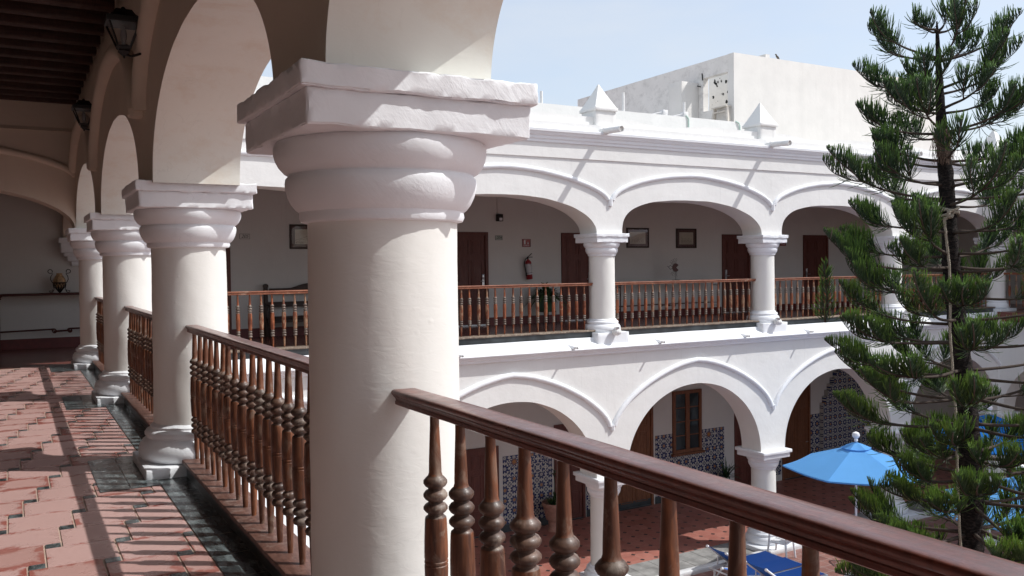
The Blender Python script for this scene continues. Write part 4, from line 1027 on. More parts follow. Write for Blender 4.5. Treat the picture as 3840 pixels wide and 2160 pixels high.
a = MB(); a.tube([(-0.19, -0.19, 0.33), (0.19, -0.19, 0.33), (0.19, 0.19, 0.33), (-0.19, 0.19, 0.33), (-0.19, -0.19, 0.33)], 0.012, 5)
for sx in (-1, 1):
    for sy in (-1, 1):
        pts = [(sx * 0.19, sy * 0.19, 0.33), (sx * 0.19, sy * 0.19, 0.16)]
        for q in range(12):
            an = q * PI * 1.6 / 11; pts.append((sx * (0.19 - 0.05 + 0.05 * math.cos(an)), sy * 0.19, 0.16 - 0.05 * math.sin(an)))
        a.tube(pts, 0.009, 5); a.tube([(sx * 0.19, sy * 0.19, 0.2), (sx * 0.21, sy * 0.2, 0.0)], 0.010, 5)
a.obj('iron_stand', 'iron', t, world=False)
a = MB(); n = 0
for z_, w_ in ((0.34, 0.155), (0.70, 0.20)):
    for sx, sy in ((-1, -1), (1, -1), (1, 1), (-1, 1)): a.v.append((sx * w_, sy * w_, z_))
for q in range(4): a.face((q, (q + 1) % 4, 4 + (q + 1) % 4, 4 + q))
a.face((3, 2, 1, 0)); a.face((4, 5, 6, 7)); a.rbox(-0.215, 0.215, -0.215, 0.215, 0.66, 0.72, 0.2, 0.0); a.obj('pot', 'greenpot', t, world=False)
a = MB(); rr = random.Random(8)
for q in range(120):
    az = rr.uniform(0, 2 * PI); L_3 = rr.uniform(0.28, 0.55); li = rr.uniform(0.25, 1.35)
    blade(a, (rr.uniform(-.1, .1), rr.uniform(-.1, .1), 0.70), az, L_3 * 1.45, li, rr.uniform(0.25, 0.95), rr.uniform(0.03, 0.06), 6, rr.choice([0, 0, 1]))
a.obj('foliage', ['leafdark', 'leafmid'], t, world=False, fix=False)

t = thing('potted_plant', (12.66, 19.85, GZ), 'spiky plant in a pinkish terracotta pot on the ground floor, between the closest balusters', 'plant')
a = MB(); a.lathe([(0.0, 0.30), (0.21, 0.30), (0.235, 0.35), (0.31, 0.68), (0.315, 0.69), (0.335, 0.69), (0.34, 0.77), (0.31, 0.77), (0.30, 0.72), (0.0, 0.72)], 28, cap=False); a.lathe([(0.2, 0.0), (0.16, 0.05), (0.16, 0.26), (0.2, 0.31)], 20); a.obj('pot', 'terracotta', t, world=False)
a = MB()
for q in range(110):
    az = rr.uniform(0, 2 * PI); L_3 = rr.uniform(0.35, 0.62); blade(a, (rr.uniform(-.1, .1), rr.uniform(-.1, .1), 0.72), az, L_3, rr.uniform(0.4, 1.45), rr.uniform(0.3, 0.9), rr.uniform(0.010, 0.02), 7, rr.choice([0, 1]))
a.tube([(0, 0, 0.7), (0.02, 0, 1.2), (0.0, 0, 1.6)], 0.008, 5)
for q in range(10): blade(a, (0, 0, 1.45 + 0.02 * q), rr.uniform(0, 6), 0.14, 0.7, 0.3, 0.03, 4, 0)
a.obj('foliage', ['leafdark', 'leafmid'], t, world=False, fix=False)
t = thing('potted_plant', (19.0, 19.9, GZ), 'dark spiky plant in front of the painted tiles right of the window', 'plant')
a = MB(); a.lathe([(0.0, 0.0), (0.17, 0.0), (0.24, 0.4), (0.25, 0.42), (0.0, 0.42)], 20, cap=False); a.obj('pot', 'terracotta', t, world=False)
a = MB()
for q in range(70):
    az = rr.uniform(0, 2 * PI); blade(a, (rr.uniform(-.05, .05), rr.uniform(-.05, .05), 0.6), az, rr.uniform(0.45, 0.8), rr.uniform(0.1, 1.4), rr.uniform(0.1, 0.5), rr.uniform(0.012, 0.02), 6, 0)
a.tube([(0, 0, 0.4), (0, 0, 0.75)], 0.03, 6); a.obj('foliage', ['leafdark'], t, world=False, fix=False)

# painted-tile dados, tiled fountain niche and the window on the ground floor (parts of the far wing)
for x0_, x1_, z0_, z1_, big in ((11.38, 12.95, -5.42, -3.57, ((11.55, 12.10), (12.25, 12.80))), (16.62, 17.27, -5.42, -3.58, ()), (18.43, 19.38, -5.42, -3.58, ((18.62, 19.2),)), (17.272, 18.428, -5.42, -4.275, ()), (14.1, 15.08, -5.42, -3.6, ()), (23.3, 23.74, -5.42, -3.58, ()), (26.01, 26.9, -5.42, -3.58, ()), (21.1, 21.9, -5.42, -3.58, ())):
    a = MB(); a.box(x0_, x1_, BW - 0.012, BW + 0.01, z0_, z1_, 0)
    for q in big: a.box(q[0], q[1], BW - 0.018, BW - 0.011, -4.16, -3.66, 1)
    a.obj('tiled_dado', ['azulejo', 'azulejobig'], far)
a = MB(); st = [(23.75, -3.55), (23.75, -3.22), (23.87, -3.22), (23.87, -3.0), (23.98, -3.0), (23.98, -2.8), (24.1, -2.8), (24.1, -2.6), (24.25, -2.6), (24.25, -2.4), (24.4, -2.4), (24.4, -2.2), (24.6, -2.2), (24.6, -2.0), (24.8, -2.0)]
st += [(49.75 - x, z) for x, z in reversed(st)]
n = len(a.v)
for y_ in (BW - 0.16, BW):
    for x, z in [(23.75, GZ)] + st + [(26.0, GZ)]: a.v.append((x, y_, z))
K = len(st) + 2; a.face(tuple(range(K)), 0); a.face(tuple(range(2 * K - 1, K - 1, -1)), 0)
for q in range(K): a.face((q, (q + 1) % K, K + (q + 1) % K, K + q), 0)
a.obj('tiled_fountain_niche', 'azulejodark', far)
w_ = MB(); wy = BW
def wb(x0, x1, z0, z1, d=0.06): w_.box(x0, x1, wy - d, wy + 0.01, z0, z1)
wb(17.28, 17.38, -4.2, -2.3); wb(18.32, 18.42, -4.2, -2.3); wb(17.38, 18.32, -2.40, -2.3); wb(17.38, 18.32, -4.2, -4.1); wb(17.78, 17.93, -4.1, -2.4, 0.055)
for q in range(1, 4):
    z = -4.1 + q * 1.7 / 4; wb(17.38, 17.78, z - 0.015, z + 0.015, 0.035); wb(17.93, 18.32, z - 0.015, z + 0.015, 0.035)
wo_ = w_.obj('window', 'winwood', far)
g_ = MB(); g_.box(17.38, 18.32, wy - 0.02, wy + 0.005, -4.1, -2.4); g_.obj('pane', 'glass', wo_)
w_ = MB(); w_.rbox(17.22, 18.5, wy - 0.12, wy, -4.27, -4.2, 0.3, 0.0); w_.obj('sill', 'winwood', wo_)
a = MB(); a.box(14.1, 16.55, BW - 0.012, BW + 0.01, GZ, -5.42); a.obj('skirting', 'slate', far)
a = MB(); a.box(11.3, 13.0, BW - 0.02, BW + 0.01, GZ, -5.42); a.box(16.6, 19.8, BW - 0.02, BW + 0.01, GZ, -5.42); a.obj('skirting', 'slate', far)

# corridor lanterns
def lantern(x, y, z, wall_z, label):
    t = thing('wall_lantern', (x, y, z), label, 'lantern', 'black iron lanterns on the shaded arcade wall')
    def ring4(m_, levels):
        n = len(m_.v)
        for w_, zz in levels:
            for sx, sy in ((-1, -1), (1, -1), (1, 1), (-1, 1)): m_.v.append((sx * w_, sy * w_, zz))
        for l_ in range(len(levels) - 1):
            for q in range(4): m_.face((n + l_ * 4 + q, n + l_ * 4 + (q + 1) % 4, n + (l_ + 1) * 4 + (q + 1) % 4, n + (l_ + 1) * 4 + q))
        m_.face((n + 3, n + 2, n + 1, n)); e = n + (len(levels) - 1) * 4; m_.face((e, e + 1, e + 2, e + 3))
    a = MB(); ring4(a, [(0.118, 0.245), (0.122, 0.25), (0.122, 0.285), (0.10, 0.292), (0.075, 0.315), (0.06, 0.34), (0.055, 0.350), (0.02, 0.353), (0.012, 0.37), (0.004, 0.378)]); a.obj('roof', 'iron', t, world=False)
    a = MB()
    for sx, sy in ((-1, -1), (1, -1), (1, 1), (-1, 1)): a.tube([(sx * 0.045, sy * 0.045, 0.085), (sx * 0.105, sy * 0.105, 0.25)], 0.0075, 5)
    ring4(a, [(0.012, 0.02), (0.03, 0.04), (0.04, 0.05), (0.035, 0.06), (0.05, 0.075), (0.052, 0.088), (0.046, 0.09)]); a.tube([(0, 0, -0.0), (0, 0, 0.03)], [0.006, 0.014], 6)
    a.tube([(0, 0, 0.03), (0.05, 0.0, 0.02), (0.11, 0.0, 0.045), (0.16, 0.0, 0.10), (0.165, 0, 0.15)], 0.010, 6); a.tube([(0.12, 0, 0.16), (0.165, 0, 0.12), (0.15, 0, 0.20)], 0.012, 6); a.tube([(0.165, 0, 0.05), (0.165, 0, 0.22)], 0.016, 6)
    a.obj('frame', 'iron', t, world=False)
    a = MB(); n = 0
    for w_, zz in ((0.043, 0.09), (0.103, 0.248)):
        for sx, sy in ((-1, -1), (1, -1), (1, 1), (-1, 1)): a.v.append((sx * w_, sy * w_, zz))
    for q in range(4): a.face((q, (q + 1) % 4, 4 + (q + 1) % 4, 4 + q))
    a.obj('glass_pane', M['pglass'], t, world=False)
    a = MB(); a.lathe([(0.014, 0.09), (0.016, 0.13), (0.02, 0.135), (0.024, 0.165), (0.02, 0.20), (0.008, 0.232), (0.0, 0.236)], 14, cap=False); a.obj('bulb', 'bulb', t, world=False)
lantern(0.765, 7.03, 3.155, 3.3, 'black iron wall lantern nearest the viewer, at the top left')
lantern(0.785, 11.33, 3.215, 3.4, 'smaller black iron wall lantern further down the corridor, below the first')

# water spouts on the roof edge and small drain pipes on the ledge
sp_src = None
for k_, x in enumerate([6.30, 11.30, 16.34, 21.34]):
    lb = ['white clay water spout hidden above the arch left of the big column', 'white water spout sticking out beside the left roof finial', 'white water spout sticking out beside the right roof finial', 'white water spout on the roof edge behind the pine']
    t = thing('water_spout', (x, 15.80, 4.50), lb[k_], 'spout', 'white water spouts along the roof edge')
    a = MB(); a.lathe([(0.066, 0.0), (0.066, 0.30), (0.082, 0.31), (0.082, 0.36), (0.068, 0.37), (0.068, 0.90), (0.056, 0.90), (0.056, 0.5), (0.0, 0.5)], 18, cap=False, mfn=lambda z: 0)
    o = a.obj('pipe', 'pvc', t, world=False); o.rotation_euler = (R(93), 0, 0)
    a = MB(); a.lathe([(0.0, 0.86), (0.05, 0.86)], 16, cap=False); o = a.obj('opening', 'stained', t, world=False); o.rotation_euler = (R(93), 0, 0)
for x, lb in ((5.30, 'left of the big column'), (7.69, 'just right of the big column'), (10.42, 'below the bleached balustrade'), (12.79, 'right of the first fluted lamp'), (15.43, 'left of the second plinth'), (17.63, 'right of the second fluted lamp'), (20.2, 'beside the pine branches')):
    t = thing('drain_pipe', (x, 15.46, -0.20), 'tiny white drain pipe on the ledge, %s' % lb, 'drain', 'tiny drain pipes along the ledge')
    a = MB(); n0 = 0; sc_ = 1.0
    a.lathe([(0.022, 0.0), (0.024, 0.20), (0.016, 0.20), (0.016, 0.17)], 12, cap=False); o = a.obj('pipe', 'pvc', t, world=False); o.rotation_euler = (R(88), 0, 0); o.location = (0, 0.08, 0.0)
    a = MB(); a.v += [(-0.14, 0.30, 0.10), (-0.055, -0.02, -0.02), (0.03, -0.02, -0.02), (-0.01, -0.03, 0.03)]
    for q in ((0, 1, 3), (0, 3, 2), (1, 2, 3), (0, 2, 1)): a.face(q, 0)
    a.obj('mortar', 'trim', t, world=False)
    a = MB(); a.lathe([(0.0, 0.195), (0.0165, 0.195)], 12, cap=False); o = a.obj('opening', 'dark', t, world=False); o.rotation_euler = (R(88), 0, 0); o.location = (0, 0.08, 0.0)

# fluted white lamps on the plinths
fl = None
for x, lb in ((6.48, 'hidden at the foot of the column behind the big one'), (11.56, 'at the foot of the first white column past the extinguisher'), (16.53, 'at the foot of the second white column, left of the pine'), (21.53, 'at the foot of the column behind the pine')):
    if fl is None:
        t = thing('fluted_lamp', (x, 15.49, 0.01), 'white fluted round lamp ' + lb, 'lamp', 'fluted round lamps on the plinths')
        a = MB(); n0 = 0; seg = 48; NR = 10
        for i in range(NR + 1):
            ph = -PI / 2 + (PI * 0.86) * i / NR; rr_ = 0.105 * math.cos(ph); zz = 0.085 * math.sin(ph)
            for j in range(seg):
                an = 2 * PI * j / seg; f_ = 1 + 0.07 * abs(math.cos(an * 6)) - 0.07; a.v.append((rr_ * f_ * math.cos(an), rr_ * f_ * math.sin(an), 0.09 + zz))
        for i in range(NR):
            for j in range(seg): a.face((i * seg + j, i * seg + (j + 1) % seg, (i + 1) * seg + (j + 1) % seg, (i + 1) * seg + j), 0, True)
        a.obj('body', 'white', t, world=False)
        a = MB(); a.lathe([(0.05, 0.155), (0.062, 0.165), (0.062, 0.185), (0.0, 0.19)], 20, cap=False); a.obj('lens', 'steel', t, world=False)
        for o in t.children: o.rotation_euler = (R(12), R(-8), 0)
        fl = t
    else:
        c_ = copy_tree(fl, None, Vector((x, 15.49, 0.01))); c_['label'] = 'white fluted round lamp ' + lb

# ------------------------------------------------------------------ courtyard ground
a = MB(); a.box(-200, 220, -200, 220, GZ - 0.5, GZ - 0.012); tag(a.obj('ground', 'brickfloor'), kind='structure')
a = MB(); a.box(1.2, 31.0, 16.58, BW, GZ - 0.01, GZ); tag(a.obj('gallery_pavement', 'courttile'), kind='structure')
a = MB()
rg = random.Random(4); x = 1.3
while x < 31:
    w = rg.uniform(0.55, 0.75)
    for q in range(2): a.box(x + 0.006, x + w - 0.006, 15.52 + q * 0.53 + 0.005, 15.52 + (q + 1) * 0.53 - 0.005, GZ - 0.01, GZ + rg.uniform(0, 0.006))
    x += w
tag(a.obj('stone_border', 'stone'), kind='structure')
a = MB(); a.rbox(1.3, 31.0, 15.30, 15.50, GZ - 0.02, GZ + 0.09, 0.4, 0.004); a.rbox(13.0, 13.2, 5.0, 15.28, GZ - 0.02, GZ + 0.05, 0.4, 0.004); a.rbox(18.6, 18.8, 5.0, 15.28, GZ - 0.02, GZ + 0.05, 0.4, 0.004)
tag(a.obj('painted_curb', 'curb'), kind='structure')

# ------------------------------------------------------------------ umbrellas, loungers, chairs, tables
def umbrella(x, y, rim, apex, Rr, rot, mat, label):
    t = thing('patio_umbrella', (x, y, GZ), label, 'umbrella', 'blue umbrellas in the courtyard'); n6 = 6
    a = MB(); NR = 8; zr, za = rim - GZ, apex - GZ
    for i in range(NR + 1):
        f_ = 0.14 + 0.86 * i / NR
        for j in range(n6 * 6):
            ph = (j % 6) / 6; sag = 1 - 0.0 * ph; an = rot + 2 * PI * j / (n6 * 6)
            edge = math.cos(PI / n6) / math.cos((2 * PI * j / (n6 * 6)) % (2 * PI / n6) - PI / n6)
            dip = 0.03 * f_ * math.sin(PI * ph)
            a.v.append((Rr * f_ * edge * math.cos(an), Rr * f_ * edge * math.sin(an), za - (za - zr) * f_ - dip))
    W_ = n6 * 6
    for i in range(NR):
        for j in range(W_): a.face((i * W_ + j, i * W_ + (j + 1) % W_, (i + 1) * W_ + (j + 1) % W_, (i + 1) * W_ + j), 0)
    n = len(a.v); 
    for j in range(W_):
        v = a.v[NR * W_ + j]; a.v.append((v[0] * 0.995, v[1] * 0.995, v[2] - 0.035))
    for j in range(W_): a.face((NR * W_ + j, NR * W_ + (j + 1) % W_, n + (j + 1) % W_, n + j), 0)
    a.obj('canopy', mat, t, world=False)
    c_ = MB(); n = 0
    for f_, dz in ((0.0, 0.05), (0.08, 0.02), (0.16, -0.035), (0.21, -0.065)):
        for j in range(W_):
            an = rot + 2 * PI * j / W_; edge = math.cos(PI / n6) / math.cos((2 * PI * j / W_) % (2 * PI / n6) - PI / n6); ph = (j % 6) / 6
            c_.v.append((Rr * f_ * edge * math.cos(an), Rr * f_ * edge * math.sin(an), za + dz - 0.018 * math.sin(PI * ph) * f_ * 4))
    for i in range(3):
        for j in range(W_): c_.face((i * W_ + j, i * W_ + (j + 1) % W_, (i + 1) * W_ + (j + 1) % W_, (i + 1) * W_ + j), 0)
    c_.obj('vent_cap', mat, t, world=False)
    a = MB(); a.lathe([(0.0, za + 0.05), (0.03, za + 0.06), (0.045, za + 0.10), (0.03, za + 0.125), (0.035, za + 0.135), (0.075, za + 0.175), (0.085, za + 0.215), (0.068, za + 0.265), (0.0, za + 0.295)], 18, cap=False); a.obj('finial', 'plastic', t, world=False)
    a = MB(); a.tube([(0, 0, 0.0), (0, 0, za)], 0.026, 12); a.lathe([(0.0, 0), (0.26, 0.0), (0.26, 0.06), (0.05, 0.09), (0.04, 0.35), (0.0, 0.35)], 24, cap=False); a.obj('pole', 'plastic', t, world=False)
    for q in range(n6):
        an = rot + q * PI / 3; r_ = MB(); r_.tube([(0.03 * math.cos(an), 0.03 * math.sin(an), za - 0.05), (Rr * 0.97 * math.cos(an), Rr * 0.97 * math.sin(an), zr - 0.015)], 0.011, 5)
        r_.tube([(0.03 * math.cos(an), 0.03 * math.sin(an), zr - 0.25), (Rr * 0.5 * math.cos(an), Rr * 0.5 * math.sin(an), zr + (za - zr) * 0.42)], 0.009, 5); r_.obj('rib', 'plastic', t, world=False)
    return t
umbrella(16.5, 13.15, -3.09, -2.56, 1.60, R(18), 'umb', 'light blue umbrella with white ball finial, left of the pine branches')
umbrella(16.35, 9.35, -3.12, -2.54, 1.68, R(30), 'umb', 'light blue umbrella low behind the pine trunk')
umbrella(21.5, 13.1, -3.02, -2.40, 1.75, R(10), 'umbshade', 'blue umbrella, its canvas coloured darker as if in shade, the furthest, behind the upper part of the pine trunk')

def lounger(x, y, back, label):
    """head at -x; local origin at the middle of the bed on the ground"""
    t = thing('sun_lounger', (x, y, GZ), label, 'sun lounger', 'blue sun loungers in a row')
    hx = -0.30; bx = -0.30 - 0.72 * math.cos(back); bz = 0.36 + 0.72 * math.sin(back)
    f_ = MB()
    for sy in (-0.30, 0.30):
        f_.tube([(hx - 0.05, sy, 0.33), (0.95, sy, 0.33)], 0.026, 8); f_.tube([(hx, sy, 0.36), (bx, sy, bz)], 0.024, 8); f_.tube([(bx, sy, bz), (bx - 0.05 * math.cos(back), sy, bz + 0.05 * math.sin(back))], 0.032, 8)
        f_.tube([(hx - 0.35, sy, 0.05), (hx - 0.02, sy, 0.33)], 0.02, 6); f_.tube([(hx - 0.55, sy, 0.30), (hx, sy, 0.32)], 0.022, 6)
        f_.tube([(hx - 0.3, sy, 0.31), ((hx + bx) / 2, sy, (0.36 + bz) / 2)], 0.014, 6)
    f_.tube([(0.95, -0.30, 0.33), (0.95, 0.30, 0.33)], 0.026, 8); f_.tube([(hx - 0.55, -0.30, 0.30), (hx - 0.55, 0.30, 0.30)], 0.02, 6)
    f_.obj('frame', 'plastic', t, world=False)
    for px in (hx - 0.45, 0.80):
        for sy in (-0.30, 0.30):
            l_ = MB(); l_.tube([(px, sy, 0.32), (px + 0.06, sy, 0.15), (px + 0.02, sy, 0.0)], [0.035, 0.028, 0.024], 8); l_.obj('leg', 'plastic', t, world=False)
    s_2 = MB(); n = 12
    pts = [(bx, bz + 0.015)] + [(hx + (bx - hx) * (1 - q / 5) , 0.36 + (bz - 0.36) * (1 - q / 5) + 0.005 - 0.006 * math.sin(PI * q / 5)) for q in range(1, 6)] + [(hx + 1.2 * q / 6, 0.372 - 0.006 * math.sin(PI * q / 6)) for q in range(1, 7)]
    for (px, pz) in pts:
        for q in range(7):
            yy = -0.29 + 0.58 * q / 6; s_2.v.append((px, yy, pz + 0.008 - 0.012 * math.sin(PI * q / 6)))
    for i in range(len(pts) - 1):
        for q in range(6): s_2.face((i * 7 + q, i * 7 + q + 1, (i + 1) * 7 + q + 1, (i + 1) * 7 + q), 0, True)
    s_2.obj('sling', 'sling', t, world=False)
lounger(14.45, 14.50, R(36), 'blue sun lounger closest to the arcade, its raised head left of a foreground baluster')
lounger(14.50, 13.95, R(8), 'flat blue sun lounger in the middle of the row, below the white plastic chair')
lounger(14.42, 13.30, R(36), 'blue sun lounger at the bottom edge with its head raised, right of a foreground baluster')

def chair(x, y, rz, label):
    t = thing('plastic_chair', (x, y, GZ), label, 'chair', 'white plastic garden chairs', rz)
    a = MB(); a.rbox(-0.22, 0.22, -0.22, 0.22, 0.40, 0.43, 0.1, 0.0, rnd=0.015); a.obj('seat', 'plastic', t, world=False)
    for sx in (-1, 1):
        for sy in (-1, 1):
            l_ = MB(); top = 0.64 if sy < 0 else 0.42
            l_.tube([(sx * 0.22, sy * 0.20, top), (sx * 0.23, sy * 0.21, 0.4), (sx * 0.26, sy * 0.25, 0.0)], [0.022, 0.028, 0.022], 8); l_.obj('leg', 'plastic', t, world=False)
        l_ = MB(); l_.tube([(sx * 0.23, -0.22, 0.64), (sx * 0.25, 0.0, 0.66), (sx * 0.21, 0.21, 0.68)], 0.024, 8, flat_=0.6); l_.obj('armrest', 'plastic', t, world=False)
    b = MB()
    for q in range(7): x_ = -0.18 + 0.06 * q; b.tube([(x_, 0.205, 0.42), (x_ * 1.05, 0.25, 0.80)], 0.012, 6, flat_=0.5)
    b.tube([(-0.21, 0.20, 0.40), (-0.23, 0.25, 0.78), (-0.15, 0.262, 0.84), (0.15, 0.262, 0.84), (0.23, 0.25, 0.78), (0.21, 0.20, 0.40)], 0.022, 8); b.obj('backrest', 'plastic', t, world=False)
    return t
chair(16.12, 15.02, R(200), 'white plastic chair in front of the ground-floor column, above the blue loungers')
chair(17.35, 12.35, R(-60), 'white plastic chair under the light blue umbrella left of the trunk, nearest the railing')
chair(17.7, 13.6, R(60), 'white plastic chair at the far side of the table under the light blue umbrella')
chair(17.0, 10.4, R(20), 'white plastic chair under the low light blue umbrella by the trunk')
def table(x, y, label):
    t = thing('plastic_table', (x, y, GZ), label, 'table', 'round white plastic tables')
    a = MB(); a.lathe([(0.0, 0.715), (0.44, 0.715), (0.455, 0.70), (0.455, 0.735), (0.0, 0.745)], 36, cap=False); a.obj('tabletop', 'plastic', t, world=False)
    for q in range(4):
        an = R(45) + q * PI / 2; l_ = MB(); l_.tube([(0.18 * math.cos(an), 0.18 * math.sin(an), 0.715), (0.30 * math.cos(an), 0.30 * math.sin(an), 0.3), (0.36 * math.cos(an), 0.36 * math.sin(an), 0.0)], 0.024, 8); l_.obj('leg', 'plastic', t, world=False)
table(17.75, 12.9, 'round white plastic table beside the pole of the light blue umbrella left of the trunk')
table(16.35, 10.1, 'round white plastic table under the low light blue umbrella')

# ------------------------------------------------------------------ rooftop
t = thing('rooftop_building', (26.5, 26.0, 4.70), 'tall off-white rooftop building with a window opening in its grimy left side', 'building')
a = MB(); 
a.extrude([(22.0, 4.70), (22.25, 4.70), (22.25, 8.71), (22.0, 8.71)], 21.44, 32.6, lambda t_, p, q: (t_, p, q), n=50, amp=0.006); a.obj('front_wall', 'roofwall', t)
a = MB()
a.box(21.45, 21.70, 22.25, 22.30, 4.7, 8.705); a.box(21.45, 21.70, 23.52, 31.4, 4.7, 8.705); a.box(21.45, 21.70, 22.30, 23.52, 4.7, 6.94); a.box(21.45, 21.70, 22.30, 23.52, 8.12, 8.705); a.obj('side_wall', 'stained', t)
a = MB(); a.box(21.70, 32.6, 31.15, 31.4, 4.7, 8.70); a.box(32.35, 32.6, 22.25, 31.15, 4.7, 8.70); a.obj('rear_wall', 'roofwall', t)
a = MB(); a.box(23.2, 23.4, 22.25, 25.12, 4.7, 8.9); a.obj('inner_wall', 'roofwall', t)
a = MB(); rr = random.Random(6)
for q in range(34):
    y_ = 24.1 + rr.random() * 0.85; z_ = rr.choice([8.42, 8.3, 7.9, 7.6, 7.15, 7.05]) + rr.uniform(-.1, .1); n = len(a.v); K = 9; r_ = rr.uniform(0.012, 0.06)
    for j in range(K):
        an = 2 * PI * j / K; f_ = rr.uniform(0.5, 1.2); a.v.append((23.194, y_ + r_ * f_ * math.cos(an), z_ + r_ * 1.3 * f_ * math.sin(an)))
    a.face(tuple(range(n, n + K)), 0)
a.obj('peeling_patches', 'dark', t)
a = MB(); a.box(21.46, 32.58, 20.72, 31.38, GZ, 4.70); a.box(12.0, 21.44, 20.72, 31.38, GZ, 4.66); a.obj('lower_storeys', 'roofwall', t)
a = MB(); a.rbox(20.65, 21.44, 23.75, 24.45, 4.7, 8.0, 0.2, 0.006); a.obj('pier', 'roofwall', t)
a = MB(); a.tube([(21.38, 23.78, 7.9), (21.38, 23.56, 7.82)], 0.018, 5); a.tube([(21.42, 23.55, 8.3), (21.42, 23.52, 8.05)], 0.02, 5); a.obj('bent_bracket', 'dark', t)
t = thing('roof_parapet', (10.0, 20.45, 4.70), 'low white wall along the back of the far roof carrying a thin pale green pipe', 'wall')
a = MB(); a.extrude([(20.30, 4.70), (20.55, 4.70), (20.55, 6.0), (20.30, 6.0)], -3.5, 21.44, lambda t_, p, q: (t_, p, q + (0.0 if t_ > 14.4 else -0.0)), n=60, amp=0.008); a.obj('wall', 'white', t)
a = MB()
for pts in ([(-3.0, 20.27, 5.40), (14.3, 20.27, 5.46), (16.0, 20.27, 5.42), (18.4, 20.27, 5.38), (21.2, 20.27, 5.20)], [(17.9, 20.27, 5.40), (17.9, 20.27, 5.95), (17.82, 20.3, 6.05)], [(20.0, 20.27, 5.30), (20.0, 20.27, 5.88), (19.95, 20.27, 5.97), (19.85, 20.3, 6.02)]): a.tube(pts, 0.022, 8)
a.obj('pipe', 'pipegreen', t)
def vent(x, z0, z1, label, cap=False):
    t = thing('vent_pipe', (x, 20.42, z0), label, 'vent pipe', 'white vent pipes on the roof wall')
    a = MB(); a.tube([(0, 0, 0), (0, 0, z1 - z0)], 0.04, 12); a.obj('pipe', 'pvc', t, world=False)
    if cap: a = MB(); a.rbox(-0.09, 0.09, -0.09, 0.09, 0.0, 0.16, 0.1, 0.0); a.tube([(-0.1, -0.05, 0.1), (-0.7, -0.05, -0.05)], 0.015, 5); a.obj('junction_box', 'curb', t, world=False)
vent(15.55, 6.0, 6.56, 'white vent pipe standing right of the left roof finial')
vent(17.85, 6.0, 6.46, 'white vent pipe with a junction box, left of the rooftop pier', True)
vent(17.05, 6.0, 6.18, 'short white vent stub with a junction box and trailing cable', True)
vent(12.75, 5.95, 6.35, 'rusty stub just right of the big column capital')
# step ladder in front of the window opening
t = thing('step_ladder', (21.25, 22.5, 4.70), 'weathered step ladder standing below the rooftop window opening', 'ladder')
a = MB()
for s_2 in (-1, 1): a.tube([(21.05, 22.5 + s_2 * 0.62, 4.70), (21.30, 22.47 + s_2 * 0.30, 6.92)], 0.06, 4)
for q in range(1, 6): f_ = q / 5.4; a.box(21.0 + 0.25 * f_, 21.12 + 0.25 * f_, 22.49 - 0.60 + 0.30 * f_, 22.49 + 0.60 - 0.30 * f_, 4.70 + 2.22 * f_ - 0.02, 4.70 + 2.22 * f_ + 0.02)
a.obj('front_frame', 'ladder', t)
a = MB()
for s_2 in (-1, 1): a.tube([(21.42, 22.5 + s_2 * 0.62, 4.70), (21.34, 22.47 + s_2 * 0.30, 6.88)], 0.04, 4)
a.obj('rear_frame', 'ladder', t)
a = MB(); a.box(21.18, 21.42, 22.12, 22.82, 6.90, 6.94); a.obj('top_step', 'ladder', t)
# bird on the parapet
t = thing('bird', (23.63, 22.12, 8.72), 'small brown bird perched on top of the rooftop building', 'bird')
a = MB(); pts = [(-0.115, 0, 0.155), (-0.10, 0, 0.165), (-0.075, 0, 0.175), (-0.05, 0, 0.165), (-0.035, 0, 0.14), (-0.015, 0, 0.11), (0.02, 0, 0.085), (0.055, 0, 0.06), (0.085, 0, 0.035), (0.13, 0, 0.0), (0.18, 0, -0.035)]
a.tube(pts, [0.003, 0.010, 0.024, 0.027, 0.026, 0.036, 0.042, 0.036, 0.022, 0.010, 0.008], 12); a.obj('body', 'feather', t, world=False)
a = MB(); a.tube([(-0.03, 0, 0.12), (-0.005, 0, 0.088), (0.03, 0, 0.062)], [0.018, 0.032, 0.024], 10); a.obj('belly', 'featherpale', t, world=False)
for s_2 in (-1, 1): a = MB(); a.tube([(0.01, s_2 * 0.015, 0.07), (0.012, s_2 * 0.015, 0.0), (-0.012, s_2 * 0.015, 0.0)], 0.004, 5); a.obj('leg', 'dark', t, world=False)

# ------------------------------------------------------------------ pine
TR = [(-5.63, 11.42, 7.22, 0.20), (-1.81, 11.38, 7.19, 0.150), (-1.0, 11.38, 7.22, 0.148), (-0.52, 11.36, 7.24, 0.135), (1.50, 11.23, 7.38, 0.108), (2.25, 11.215, 7.42, 0.098), (2.82, 11.19, 7.45, 0.095),
      (3.26, 11.17, 7.475, 0.075), (3.70, 11.155, 7.50, 0.062), (4.37, 11.15, 7.53, 0.035), (4.70, 11.145, 7.54, 0.024), (4.88, 11.14, 7.545, 0.010)]
def trunk_at(z):
    for (z0, x0, y0, r0), (z1, x1, y1, r1) in zip(TR[:-1], TR[1:]):
        if z <= z1: f_ = (z - z0) / (z1 - z0); return Vector((x0 + (x1 - x0) * f_, y0 + (y1 - y0) * f_, z)), r0 + (r1 - r0) * f_
    return Vector((TR[-1][1], TR[-1][2], z)), 0.01
pine = thing('norfolk_pine', (TR[0][1], TR[0][2], GZ), 'tall dark green pine with upswept branches and a blackened trunk in the courtyard', 'tree')
a = MB(); n0 = 0; seg = 20; zs_ = [GZ + (4.88 - GZ) * i / 190 for i in range(191)]
